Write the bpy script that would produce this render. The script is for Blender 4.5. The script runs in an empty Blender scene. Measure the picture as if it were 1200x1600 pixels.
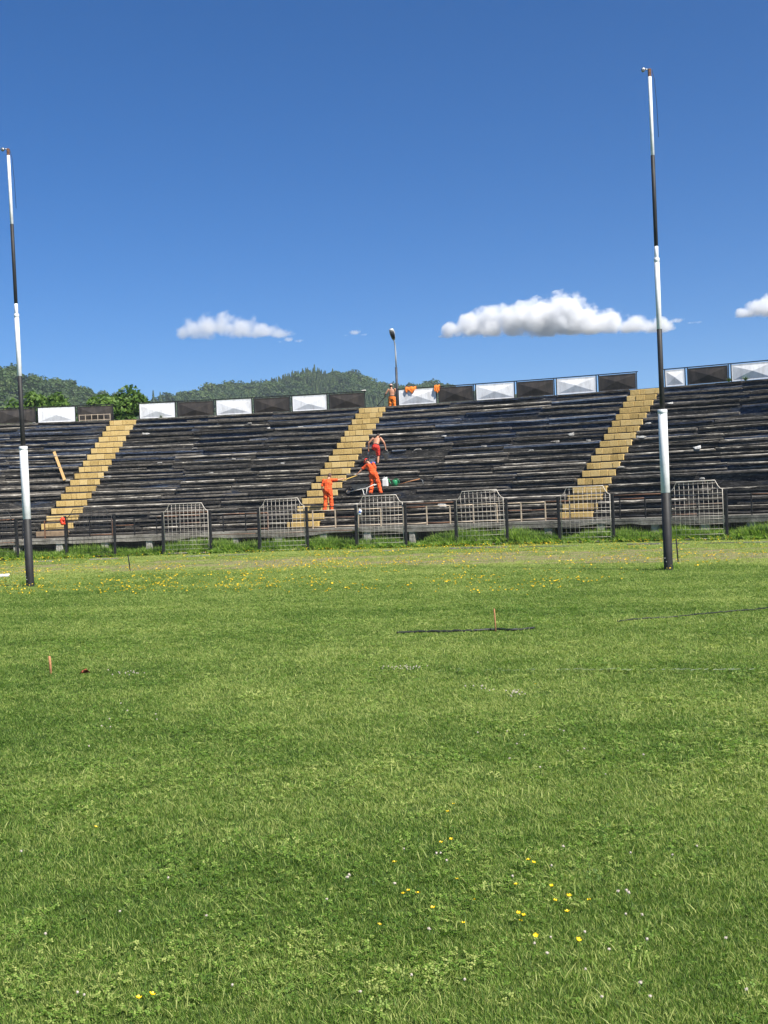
import bpy, bmesh, math, random
import numpy as np
from mathutils import Vector, Matrix
random.seed(7)
rng = np.random.default_rng(11)
R = math.radians
SC = bpy.context.scene
COL = SC.collection

# ------------------------------------------------------------------ camera
FPX, ROLL, HOR, EYE = 1900.0, 0.0387, 5.37, 1.65      # focal length in px of the 1200x1600 photograph
_p = HOR / FPX
CF = Vector((0, math.cos(_p), -math.sin(_p)))
CU = Vector((0, math.sin(_p), math.cos(_p)))
CR = Vector((1, 0, 0))
cr = CR * math.cos(ROLL) - CU * math.sin(ROLL)
cu = CU * math.cos(ROLL) + CR * math.sin(ROLL)
cam_d = bpy.data.cameras.new('camera')
cam = bpy.data.objects.new('camera', cam_d)
COL.objects.link(cam)
cam.matrix_world = Matrix(((cr.x, cu.x, -CF.x, 0), (cr.y, cu.y, -CF.y, 0), (cr.z, cu.z, -CF.z, EYE), (0, 0, 0, 1)))
cam_d.sensor_width = 36.0
cam_d.lens = FPX / 1600 * 36
cam_d.clip_start = 0.1
cam_d.clip_end = 20000
SC.camera = cam

# ------------------------------------------------------------------ sky, sun, exposure
SUN_AZ, SUN_EL = R(137), R(52)                          # azimuth clockwise from +Y
world = bpy.data.worlds.new('World')
SC.world = world
world.use_nodes = True
wt = world.node_tree
wt.nodes.clear()
sky = wt.nodes.new('ShaderNodeTexSky')
sky.sky_type = 'NISHITA'
sky.sun_disc = False
sky.sun_elevation = SUN_EL
sky.sun_rotation = SUN_AZ
sky.altitude = 600
sky.air_density = 0.75
sky.dust_density = 0.0
sky.ozone_density = 6.0
hs = wt.nodes.new('ShaderNodeHueSaturation')
hs.inputs['Hue'].default_value = 0.505
hs.inputs['Saturation'].default_value = 1.28
bg = wt.nodes.new('ShaderNodeBackground')
bg.inputs['Strength'].default_value = 0.072
wo = wt.nodes.new('ShaderNodeOutputWorld')
wt.links.new(sky.outputs[0], hs.inputs['Color'])
wt.links.new(hs.outputs[0], bg.inputs[0])
wt.links.new(bg.outputs[0], wo.inputs[0])

sun_d = bpy.data.lights.new('sun', 'SUN')
sun_d.energy = 5.0
sun_d.angle = R(0.53)
sun_d.color = (1.0, 0.95, 0.87)
sun = bpy.data.objects.new('sun', sun_d)
COL.objects.link(sun)
sdir = Vector((math.sin(SUN_AZ) * math.cos(SUN_EL), math.cos(SUN_AZ) * math.cos(SUN_EL), math.sin(SUN_EL)))
sun.rotation_euler = sdir.to_track_quat('Z', 'Y').to_euler()
sun.location = (30, -30, 60)

SC.view_settings.view_transform = 'Standard'
SC.view_settings.look = 'None'
SC.view_settings.exposure = 0.83
SC.view_settings.gamma = 1.0
SC.render.engine = 'CYCLES'
SC.cycles.max_bounces = 10
SC.cycles.volume_bounces = 6
SC.cycles.volume_step_rate = 0.12
SC.cycles.transparent_max_bounces = 8
SC.cycles.use_denoising = True

# ------------------------------------------------------------------ pixel -> world helpers
def ray(px, py):
    dx, up = px - 600, 800 - py
    x = dx * math.cos(ROLL) + up * math.sin(ROLL)
    y = up * math.cos(ROLL) - dx * math.sin(ROLL)
    return (CR * x + CU * y + CF * FPX) / FPX
def ground(px, py, z=0.0):
    d = ray(px, py)
    s = (z - EYE) / d.z
    return Vector((d.x * s, d.y * s, z))
def at_depth(px, py, depth):
    d = ray(px, py)
    return Vector((0, 0, EYE)) + d * (depth / d.y)

# stand geometry: concentric arcs about (ACX, ACY)
ACX, ACY, R0, TR, RI, Z0 = -17.596, -4.641, 59.847, 0.7858, 0.3515, 1.065
AISLE, HW = (0.0424, 0.2368, 0.4381), 0.7403
RF, FH, PF, DF = R0 - 2.066, 1.8635, 0.0268, 0.0373
RH, ZH, HH = R0 + 17 * TR + 0.812, 7.288, 0.880
PHI0, PHI1 = -0.10, 0.66
NROW = 18
def pol(r, phi, z=0.0):
    return Vector((ACX + r * math.sin(phi), ACY + r * math.cos(phi), z))
def phi_at(px, py, r):
    """angle at which the pixel's ray meets the upright cylinder of radius r"""
    d = ray(px, py)
    ox, oy = -ACX, -ACY
    a = d.x ** 2 + d.y ** 2
    b = ox * d.x + oy * d.y
    c = ox ** 2 + oy ** 2 - r ** 2
    s = (-b + math.sqrt(b * b - a * c)) / a
    return math.atan2(ox + d.x * s, oy + d.y * s)
def z_at(px, py, r):
    d = ray(px, py)
    ox, oy = -ACX, -ACY
    a = d.x ** 2 + d.y ** 2
    b = ox * d.x + oy * d.y
    c = ox ** 2 + oy ** 2 - r ** 2
    s = (-b + math.sqrt(b * b - a * c)) / a
    return EYE + d.z * s
def zt(k):                                              # top of terrace row k
    return Z0 + k * RI + 0.175

# ------------------------------------------------------------------ mesh builder
class MB:
    def __init__(self):
        self.v, self.f, self.m, self.s = [], [], [], []
    def add(self, vs, fs, mi=0, smooth=False):
        o = len(self.v)
        self.v += [tuple(v) for v in vs]
        for f in fs:
            self.f.append(tuple(i + o for i in f))
            self.m.append(mi)
            self.s.append(smooth)
    def box(self, c, s, rot=None, mi=0, bevel=0.0):
        x, y, z = s[0] / 2, s[1] / 2, s[2] / 2
        if bevel <= 0:
            vs = [(-x, -y, -z), (x, -y, -z), (x, y, -z), (-x, y, -z), (-x, -y, z), (x, -y, z), (x, y, z), (-x, y, z)]
            fs = [(0, 3, 2, 1), (4, 5, 6, 7), (0, 1, 5, 4), (1, 2, 6, 5), (2, 3, 7, 6), (3, 0, 4, 7)]
        else:
            b = min(bevel, x * .9, y * .9, z * .9)
            bm = bmesh.new()
            bmesh.ops.create_cube(bm, size=1)
            for v in bm.verts:
                v.co = Vector((v.co.x * 2 * x, v.co.y * 2 * y, v.co.z * 2 * z))
            bmesh.ops.bevel(bm, geom=list(bm.edges), offset=b, segments=1, affect='EDGES')
            bm.verts.index_update()
            vs = [tuple(v.co) for v in bm.verts]
            fs = [tuple(v.index for v in f.verts) for f in bm.faces]
            bm.free()
        if rot is not None:
            vs = [rot @ Vector(v) for v in vs]
        self.add([Vector(v) + Vector(c) for v in vs], fs, mi)
    def tube(self, pts, rad, n=10, mi=0, cap=True, smooth=True):
        pts = [Vector(p) for p in pts]
        if not hasattr(rad, '__len__'):
            rad = [rad] * len(pts)
        vs, fs = [], []
        prev = None
        for i, p in enumerate(pts):
            t = (pts[min(i + 1, len(pts) - 1)] - pts[max(i - 1, 0)])
            if t.length < 1e-9:
                t = Vector((0, 0, 1))
            t.normalize()
            if prev is None:
                a = t.orthogonal().normalized()
            else:
                a = (prev - t * prev.dot(t))
                a = a.normalized() if a.length > 1e-6 else t.orthogonal().normalized()
            prev = a
            b = t.cross(a)
            for j in range(n):
                g = 2 * math.pi * j / n
                vs.append(p + (a * math.cos(g) + b * math.sin(g)) * rad[i])
        for i in range(len(pts) - 1):
            for j in range(n):
                k = (j + 1) % n
                fs.append((i * n + j, i * n + k, (i + 1) * n + k, (i + 1) * n + j))
        self.add(vs, fs, mi, smooth)
        if cap:
            o = len(self.v) - len(vs)
            self.f.append(tuple(o + j for j in reversed(range(n)))); self.m.append(mi); self.s.append(False)
            self.f.append(tuple(o + (len(pts) - 1) * n + j for j in range(n))); self.m.append(mi); self.s.append(False)
    def lathe(self, prof, n=16, mi=0, c=(0, 0, 0)):
        vs, fs = [], []
        for (r, z) in prof:
            for j in range(n):
                g = 2 * math.pi * j / n
                vs.append((c[0] + r * math.cos(g), c[1] + r * math.sin(g), c[2] + z))
        for i in range(len(prof) - 1):
            for j in range(n):
                k = (j + 1) % n
                fs.append((i * n + j, i * n + k, (i + 1) * n + k, (i + 1) * n + j))
        self.add(vs, fs, mi, True)
    def loft(self, rings, mi=0, smooth=True):
        """rings: (centre, side vector with length, front vector with length); closed at both ends"""
        n = 12
        vs, fs = [], []
        for c, a, b in rings:
            for j in range(n):
                g = 2 * math.pi * j / n
                vs.append(Vector(c) + Vector(a) * math.cos(g) + Vector(b) * math.sin(g))
        for i in range(len(rings) - 1):
            for j in range(n):
                k = (j + 1) % n
                fs.append((i * n + j, i * n + k, (i + 1) * n + k, (i + 1) * n + j))
        fs.append(tuple(reversed(range(n))))
        fs.append(tuple((len(rings) - 1) * n + j for j in range(n)))
        self.add(vs, fs, mi, smooth)
    def ball(self, c, r, mi=0, nu=12, nv=8, rot=None):
        if not hasattr(r, '__len__'):
            r = (r, r, r)
        vs, fs = [], []
        for i in range(nv + 1):
            th = math.pi * i / nv
            th = min(max(th, 0.02), math.pi - 0.02)
            for j in range(nu):
                g = 2 * math.pi * j / nu
                v = Vector((r[0] * math.sin(th) * math.cos(g), r[1] * math.sin(th) * math.sin(g), r[2] * math.cos(th)))
                vs.append((rot @ v if rot else v) + Vector(c))
        for i in range(nv):
            for j in range(nu):
                k = (j + 1) % nu
                fs.append((i * nu + j, (i + 1) * nu + j, (i + 1) * nu + k, i * nu + k))
        fs.append(tuple(range(nu)))
        fs.append(tuple(reversed([nv * nu + j for j in range(nu)])))
        self.add(vs, fs, mi, True)
    def arc(self, r_in, r_out, z_lo, z_hi, p0, p1, n, mi=0):
        """solid ring segment in world coordinates"""
        vs, fs = [], []
        for i in range(n + 1):
            p = p0 + (p1 - p0) * i / n
            vs += [pol(r_in, p, z_lo), pol(r_in, p, z_hi), pol(r_out, p, z_hi), pol(r_out, p, z_lo)]
        for i in range(n):
            a, b = i * 4, i * 4 + 4
            for j in range(4):
                k = (j + 1) % 4
                fs.append((a + j, a + k, b + k, b + j))
        fs.append((0, 3, 2, 1)); e = n * 4
        fs.append((e, e + 1, e + 2, e + 3))
        self.add(vs, fs, mi)
    def mesh(self, name, mats):
        me = bpy.data.meshes.new(name)
        me.from_pydata(self.v, [], self.f)
        for m in (mats if isinstance(mats, (list, tuple)) else [mats]):
            me.materials.append(M[m] if isinstance(m, str) else m)
        me.polygons.foreach_set('material_index', self.m)
        me.polygons.foreach_set('use_smooth', self.s)
        me.update()
        return me
    def build(self, name, mats, parent=None, loc=None, rz=0.0):
        return link(name, self.mesh(name, mats), parent, loc, rz)

def link(name, data, parent=None, loc=None, rz=0.0, rot=None):
    o = bpy.data.objects.new(name, data)
    COL.objects.link(o)
    if loc is not None:
        o.location = loc
    if rot is not None:
        o.rotation_euler = rot
    elif rz:
        o.rotation_euler = (0, 0, rz)
    if parent is not None:
        o.parent = parent
    return o
def tag(o, label=None, cat=None, group=None, kind=None):
    if label: o['label'] = label
    if cat: o['category'] = cat
    if group: o['group'] = group
    if kind: o['kind'] = kind
    return o
def thing(name, label, cat, loc=(0, 0, 0), rz=0.0, group=None, rot=None):
    return tag(link(name, None, None, loc, rz, rot), label, cat, group)

# ------------------------------------------------------------------ materials
M = {}
def nodes_of(name):
    m = bpy.data.materials.new(name)
    m.use_nodes = True
    nt = m.node_tree
    b = nt.nodes['Principled BSDF']
    M[name] = m
    return m, nt, b
def N(nt, typ, **kw):
    n = nt.nodes.new(typ)
    for k, v in kw.items():
        if k in n.inputs:
            n.inputs[k].default_value = v
        else:
            setattr(n, k, v)
    return n
def ramp(nt, fac, stops, interp='LINEAR'):
    n = nt.nodes.new('ShaderNodeValToRGB')
    cr_ = n.color_ramp
    cr_.interpolation = interp
    while len(cr_.elements) > 1:
        cr_.elements.remove(cr_.elements[-1])
    for i, (p, c) in enumerate(stops):
        e = cr_.elements[0] if i == 0 else cr_.elements.new(p)
        e.position = p
        e.color = (*c, 1) if len(c) == 3 else c
    if fac is not None:
        nt.links.new(fac, n.inputs[0])
    return n
def mixc(nt, fac, a, b, typ='MIX'):
    n = nt.nodes.new('ShaderNodeMix')
    n.data_type = 'RGBA'
    n.blend_type = typ
    for sock, v in ((n.inputs[0], fac), (n.inputs[6], a), (n.inputs[7], b)):
        if hasattr(v, 'is_output'):
            nt.links.new(v, sock)
        elif isinstance(v, tuple):
            sock.default_value = (*v, 1) if len(v) == 3 else v
        else:
            sock.default_value = v
    return n.outputs[2]
def coords(nt, kind='Object', scale=(1, 1, 1)):
    tc = nt.nodes.new('ShaderNodeTexCoord')
    mp = nt.nodes.new('ShaderNodeMapping')
    mp.inputs['Scale'].default_value = scale
    nt.links.new(tc.outputs[kind], mp.inputs['Vector'])
    return mp.outputs[0]
def world_pos(nt, scale=(1, 1, 1)):
    g = nt.nodes.new('ShaderNodeNewGeometry')
    mp = nt.nodes.new('ShaderNodeMapping')
    mp.inputs['Scale'].default_value = scale
    nt.links.new(g.outputs['Position'], mp.inputs['Vector'])
    return mp.outputs[0]
def noise(nt, vec, scale, detail=4.0, rough=0.55):
    n = N(nt, 'ShaderNodeTexNoise', Scale=scale, Detail=detail, Roughness=rough)
    nt.links.new(vec, n.inputs['Vector'])
    return n.outputs['Fac']
def bump(nt, b, h, strength=0.3, dist=0.02):
    n = N(nt, 'ShaderNodeBump', Strength=strength, Distance=dist)
    nt.links.new(h, n.inputs['Height'])
    nt.links.new(n.outputs[0], b.inputs['Normal'])
def simple(name, col, rough=0.6, metal=0.0, var=0.25, scale=6.0, bstr=0.15, spec=0.4, kind='Object'):
    m, nt, b = nodes_of(name)
    f = noise(nt, coords(nt, kind), scale)
    lo = tuple(c * (1 - var) for c in col)
    hi = tuple(min(1, c * (1 + var)) for c in col)
    rr = ramp(nt, f, [(0.3, lo), (0.7, hi)])
    nt.links.new(rr.outputs[0], b.inputs['Base Color'])
    b.inputs['Roughness'].default_value = rough
    b.inputs['Metallic'].default_value = metal
    b.inputs['Specular IOR Level'].default_value = spec
    if bstr:
        bump(nt, b, f, bstr, 0.01)
    return m

simple('paint_white', (0.80, 0.80, 0.79), 0.45, var=0.10, scale=7)
simple('paint_black', (0.020, 0.019, 0.018), 0.6, var=0.3, scale=4)
simple('steel', (0.45, 0.44, 0.42), 0.4, 0.8, var=0.2)
simple('rust', (0.16, 0.075, 0.04), 0.8, var=0.4, scale=20)
simple('pipe_white', (0.75, 0.73, 0.68), 0.5, var=0.1)
simple('stake_wood', (0.42, 0.20, 0.09), 0.8, var=0.3, scale=30)
simple('fence_black', (0.014, 0.014, 0.015), 0.6, var=0.5, scale=8)
simple('wire_black', (0.03, 0.03, 0.03), 0.6, var=0.3)
simple('panel_wire', (0.60, 0.54, 0.46), 0.6, var=0.35, scale=3)
simple('rail_cream', (0.50, 0.40, 0.29), 0.6, var=0.35, scale=2.5)
simple('hose_black', (0.012, 0.014, 0.013), 0.5, var=0.3)
simple('brown_step', (0.24, 0.17, 0.105), 0.85, var=0.3, scale=5)
simple('new_wood', (0.52, 0.33, 0.13), 0.75, var=0.15, scale=9)
simple('orange_cloth', (0.80, 0.105, 0.022), 0.85, var=0.30, scale=9, bstr=0.8)
simple('orange_cloth_yellowish', (0.82, 0.20, 0.025), 0.85, var=0.30, scale=9, bstr=0.8)
simple('red_cloth', (0.62, 0.04, 0.025), 0.85, var=0.2, scale=8, bstr=0.5)
simple('rust_red', (0.40, 0.10, 0.05), 0.7, var=0.3)
simple('red_bag', (0.78, 0.06, 0.02), 0.5, var=0.3, scale=14, bstr=0.6)
simple('skin', (0.52, 0.27, 0.17), 0.55, var=0.08, scale=5, bstr=0.05)
simple('skin_tanned', (0.46, 0.22, 0.13), 0.55, var=0.08, scale=5, bstr=0.05)
simple('hair_dark', (0.03, 0.02, 0.015), 0.6, var=0.3, scale=40)
simple('hair_brown', (0.09, 0.05, 0.03), 0.6, var=0.3, scale=40)
simple('cap_pink', (0.72, 0.42, 0.36), 0.8, var=0.1)
simple('boot_dark', (0.03, 0.028, 0.027), 0.7, var=0.3)
simple('glove_pale', (0.6, 0.56, 0.5), 0.8)
simple('eye_dark', (0.02, 0.015, 0.012), 0.2)
simple('belt_black', (0.02, 0.02, 0.022), 0.6)
simple('plastic_white', (0.80, 0.80, 0.77), 0.4, var=0.05)
simple('plastic_green', (0.03, 0.25, 0.10), 0.35, var=0.1)
simple('plastic_blue', (0.06, 0.12, 0.40), 0.5)
simple('galvanised', (0.36, 0.37, 0.37), 0.42, 0.6, var=0.2)
simple('barrow_grey', (0.16, 0.17, 0.17), 0.5, 0.3, var=0.3)
simple('rubber', (0.015, 0.015, 0.015), 0.7)
simple('pole_yellow', (0.60, 0.40, 0.10), 0.55, var=0.1)
simple('lamp_grey', (0.55, 0.55, 0.53), 0.4, 0.2, var=0.1)
simple('lamp_dark', (0.05, 0.05, 0.055), 0.5, 0.2)
simple('bark', (0.10, 0.075, 0.05), 0.9, var=0.35, scale=8, bstr=0.6)
simple('petal_yellow', (0.85, 0.58, 0.01), 0.5, var=0.1)
simple('clover_white', (0.55, 0.48, 0.40), 0.7, var=0.15, scale=60)
simple('stem_green', (0.08, 0.16, 0.03), 0.6)
simple('chalk', (0.55, 0.56, 0.50), 0.9, var=0.15, scale=10)

def concrete(name, base, dark, worn=0.5):
    m, nt, b = nodes_of(name)
    v = world_pos(nt)
    f1 = noise(nt, v, 0.9, 8, 0.65)
    f2 = noise(nt, v, 9.0, 6, 0.7)
    c1 = ramp(nt, f1, [(0.35, dark), (0.62, base)]).outputs[0]
    c2 = ramp(nt, f2, [(0.3, (0.35, 0.33, 0.30)), (0.65, (1, 1, 1))]).outputs[0]
    nt.links.new(mixc(nt, 0.8, c1, c2, 'MULTIPLY'), b.inputs['Base Color'])
    b.inputs['Roughness'].default_value = 0.9
    bump(nt, b, f2, 0.5, 0.03)
concrete('concrete_pale', (0.42, 0.39, 0.34), (0.16, 0.145, 0.12))
concrete('concrete_dark', (0.10, 0.09, 0.08), (0.03, 0.028, 0.027))
concrete('pillar_pale', (0.55, 0.52, 0.47), (0.30, 0.28, 0.25))

# terrace risers: tarred black, old blue paint and bare concrete showing through
m, nt, b = nodes_of('terrace')
v = world_pos(nt, (1, 1, 4))
fa = noise(nt, v, 0.22, 5, 0.6)
fb = noise(nt, v, 1.1, 8, 0.68)
fc = noise(nt, v, 5.0, 8, 0.7)
sep = N(nt, 'ShaderNodeSeparateXYZ')
nt.links.new(world_pos(nt), sep.inputs[0])
hgt = N(nt, 'ShaderNodeMapRange')
hgt.inputs[1].default_value = 1.0; hgt.inputs[2].default_value = 7.5
hgt.inputs[3].default_value = -0.12; hgt.inputs[4].default_value = 0.10
nt.links.new(sep.outputs[2], hgt.inputs[0])
ad = N(nt, 'ShaderNodeMath', operation='ADD')
nt.links.new(fa, ad.inputs[0]); nt.links.new(hgt.outputs[0], ad.inputs[1])
blue = ramp(nt, ad.outputs[0], [(0.50, (0, 0, 0)), (0.58, (1, 1, 1))]).outputs[0]
base = ramp(nt, fb, [(0.30, (0.014, 0.014, 0.014)), (0.52, (0.042, 0.040, 0.037)), (0.72, (0.125, 0.115, 0.098))]).outputs[0]
bluec = ramp(nt, fb, [(0.32, (0.014, 0.016, 0.022)), (0.55, (0.036, 0.052, 0.085)), (0.75, (0.12, 0.15, 0.20))]).outputs[0]
c = mixc(nt, blue, base, bluec)
chip = ramp(nt, fc, [(0.58, (0, 0, 0)), (0.66, (1, 1, 1))]).outputs[0]
c = mixc(nt, chip, c, (0.22, 0.20, 0.17))
fd = noise(nt, world_pos(nt, (1, 1, 7)), 3.0, 8, 0.75)
c = mixc(nt, 0.9, c, ramp(nt, fd, [(0.32, (0.25, 0.25, 0.25)), (0.5, (0.9, 0.9, 0.9)), (0.68, (2.0, 1.95, 1.85))]).outputs[0], 'MULTIPLY')
nt.links.new(c, b.inputs['Base Color'])
b.inputs['Roughness'].default_value = 0.85
b.inputs['Specular IOR Level'].default_value = 0.25
bump(nt, b, fc, 0.7, 0.04)

# bench planks: each one its own shade of weathered black-brown
def plank_mat(name, lo, mid, hi, rough=0.85):
    m, nt, b = nodes_of(name)
    oi = N(nt, 'ShaderNodeObjectInfo')
    tc = nt.nodes.new('ShaderNodeTexCoord')
    cmb = N(nt, 'ShaderNodeVectorMath', operation='MULTIPLY_ADD')
    nt.links.new(tc.outputs['Object'], cmb.inputs[0])
    cmb.inputs[1].default_value = (9, 4, 5)
    sc_ = N(nt, 'ShaderNodeMath', operation='MULTIPLY'); sc_.inputs[1].default_value = 57.0
    nt.links.new(oi.outputs['Random'], sc_.inputs[0])
    nt.links.new(sc_.outputs[0], cmb.inputs[2])
    f = noise(nt, cmb.outputs[0], 2.4, 8, 0.7)
    shift = N(nt, 'ShaderNodeMath', operation='MULTIPLY_ADD')
    nt.links.new(oi.outputs['Random'], shift.inputs[0]); shift.inputs[1].default_value = 0.32; shift.inputs[2].default_value = -0.16
    s2 = N(nt, 'ShaderNodeMath', operation='ADD')
    nt.links.new(f, s2.inputs[0]); nt.links.new(shift.outputs[0], s2.inputs[1])
    cc = ramp(nt, s2.outputs[0], [(0.30, lo), (0.50, mid), (0.74, hi)]).outputs[0]
    nt.links.new(cc, b.inputs['Base Color'])
    b.inputs['Roughness'].default_value = rough
    b.inputs['Specular IOR Level'].default_value = 0.25
    bump(nt, b, f, 0.5, 0.02)
plank_mat('plank', (0.016, 0.015, 0.014), (0.060, 0.054, 0.045), (0.17, 0.15, 0.125))
plank_mat('plank_edge_lit', (0.07, 0.064, 0.054), (0.25, 0.23, 0.19), (0.50, 0.46, 0.39))  # bare worn edge, with the sunlit row line put into its pale colour
plank_mat('plank_edge_dull', (0.03, 0.029, 0.028), (0.085, 0.080, 0.072), (0.22, 0.20, 0.175))
plank_mat('plank_blue', (0.015, 0.017, 0.022), (0.04, 0.055, 0.09), (0.13, 0.16, 0.21))
plank_mat('step_yellow', (0.40, 0.275, 0.095), (0.60, 0.42, 0.155), (0.68, 0.51, 0.23))
plank_mat('scrap', (0.10, 0.09, 0.08), (0.34, 0.33, 0.30), (0.70, 0.69, 0.66))

# hoarding sheets
def sheet(name, base, dark, rough):
    m, nt, b = nodes_of(name)
    v = world_pos(nt, (1.0, 1.0, 0.35))
    f = noise(nt, v, 3.2, 8, 0.7)
    nt.links.new(ramp(nt, f, [(0.28, dark), (0.56, base)]).outputs[0], b.inputs['Base Color'])
    b.inputs['Roughness'].default_value = rough
    bump(nt, b, noise(nt, v, 1.8, 3), 0.25, 0.03)
sheet('sheet_white', (0.84, 0.84, 0.84), (0.55, 0.54, 0.53), 0.5)
sheet('sheet_black', (0.028, 0.023, 0.019), (0.075, 0.060, 0.046), 0.55)

# soil and turf under the grass blades
m, nt, b = nodes_of('turf')
v = world_pos(nt)
f = noise(nt, v, 0.35, 6, 0.6)
f2 = noise(nt, v, 14, 6, 0.7)
c = ramp(nt, f, [(0.35, (0.045, 0.085, 0.018)), (0.65, (0.085, 0.125, 0.030))]).outputs[0]
c2 = ramp(nt, f2, [(0.35, (0.4, 0.42, 0.4)), (0.7, (1.25, 1.2, 1.1))]).outputs[0]
nt.links.new(mixc(nt, 0.8, c, c2, 'MULTIPLY'), b.inputs['Base Color'])
b.inputs['Roughness'].default_value = 1.0
b.inputs['Specular IOR Level'].default_value = 0.1
bump(nt, b, f2, 0.8, 0.05)
m, nt, b = nodes_of('track_soil')
v = world_pos(nt, (1, 1, 1))
f = noise(nt, v, 1.3, 7, 0.65)
f2 = noise(nt, v, 11, 6, 0.7)
c = ramp(nt, f, [(0.36, (0.13, 0.15, 0.045)), (0.50, (0.20, 0.175, 0.075)), (0.66, (0.27, 0.205, 0.115))]).outputs[0]
c2 = ramp(nt, f2, [(0.3, (0.6, 0.6, 0.6)), (0.7, (1.15, 1.15, 1.1))]).outputs[0]
nt.links.new(mixc(nt, 0.8, c, c2, 'MULTIPLY'), b.inputs['Base Color'])
b.inputs['Roughness'].default_value = 1.0
bump(nt, b, f2, 0.8, 0.04)

def leafy(name, dark, mid, light, trans=0.3, attr=True, rough=0.55):
    m, nt, b = nodes_of(name)
    out = nt.nodes['Material Output']
    if attr:
        at = N(nt, 'ShaderNodeAttribute', attribute_name='tint', attribute_type='INSTANCER')
        sh = N(nt, 'ShaderNodeAttribute', attribute_name='shade')
        ad_ = N(nt, 'ShaderNodeMath', operation='ADD')
        nt.links.new(at.outputs['Fac'], ad_.inputs[0]); nt.links.new(sh.outputs['Fac'], ad_.inputs[1])
        fac = ad_.outputs[0]
    else:
        fac = N(nt, 'ShaderNodeAttribute', attribute_name='tint').outputs['Fac']
    cc = ramp(nt, fac, [(0.0, dark), (0.5, mid), (1.0, light)]).outputs[0]
    nt.links.new(cc, b.inputs['Base Color'])
    b.inputs['Roughness'].default_value = rough
    b.inputs['Specular IOR Level'].default_value = 0.3
    tr = N(nt, 'ShaderNodeBsdfTranslucent')
    tc = mixc(nt, 1.0, cc, (1.25, 1.35, 0.7), 'MULTIPLY')
    nt.links.new(tc, tr.inputs[0])
    mx = N(nt, 'ShaderNodeMixShader')
    mx.inputs[0].default_value = trans
    nt.links.new(b.outputs[0], mx.inputs[1]); nt.links.new(tr.outputs[0], mx.inputs[2])
    nt.links.new(mx.outputs[0], out.inputs['Surface'])
leafy('grass_blade', (0.045, 0.100, 0.012), (0.155, 0.272, 0.036), (0.450, 0.490, 0.155), 0.38)
leafy('weed_leaf', (0.12, 0.21, 0.030), (0.22, 0.36, 0.060), (0.38, 0.48, 0.13), 0.45)
leafy('forest_leaf', (0.035, 0.065, 0.022), (0.060, 0.105, 0.030), (0.105, 0.150, 0.045), 0.25)
leafy('tree_leaf', (0.045, 0.095, 0.016), (0.085, 0.160, 0.024), (0.150, 0.235, 0.038), 0.3, attr=False)

m, nt, b = nodes_of('hill_ground')
v = world_pos(nt)
f = noise(nt, v, 0.012, 5, 0.6)
f2 = noise(nt, v, 0.25, 6, 0.7)
c = ramp(nt, f, [(0.42, (0.028, 0.052, 0.018)), (0.60, (0.075, 0.11, 0.035))]).outputs[0]
c2 = ramp(nt, f2, [(0.3, (0.5, 0.5, 0.5)), (0.7, (1.2, 1.2, 1.1))]).outputs[0]
nt.links.new(mixc(nt, 0.8, c, c2, 'MULTIPLY'), b.inputs['Base Color'])
b.inputs['Roughness'].default_value = 1.0

# ------------------------------------------------------------------ numpy value noise
def vnoise(x, y, scale, seed=0):
    x = np.asarray(x) / scale; y = np.asarray(y) / scale
    r_ = np.random.default_rng(seed).random((256, 256))
    xi = np.floor(x).astype(int); yi = np.floor(y).astype(int)
    fx = x - xi; fy = y - yi
    fx = fx * fx * (3 - 2 * fx); fy = fy * fy * (3 - 2 * fy)
    g = lambda a, b_: r_[a % 256, b_ % 256]
    return (g(xi, yi) * (1 - fx) + g(xi + 1, yi) * fx) * (1 - fy) + (g(xi, yi + 1) * (1 - fx) + g(xi + 1, yi + 1) * fx) * fy
def fnoise(x, y, scale, seed=0, oct=4):
    s, a, t = 0, 1.0, 0
    for i in range(oct):
        s = s + a * vnoise(x, y, scale / 2 ** i, seed + i); t += a; a *= 0.55
    return s / t

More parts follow.
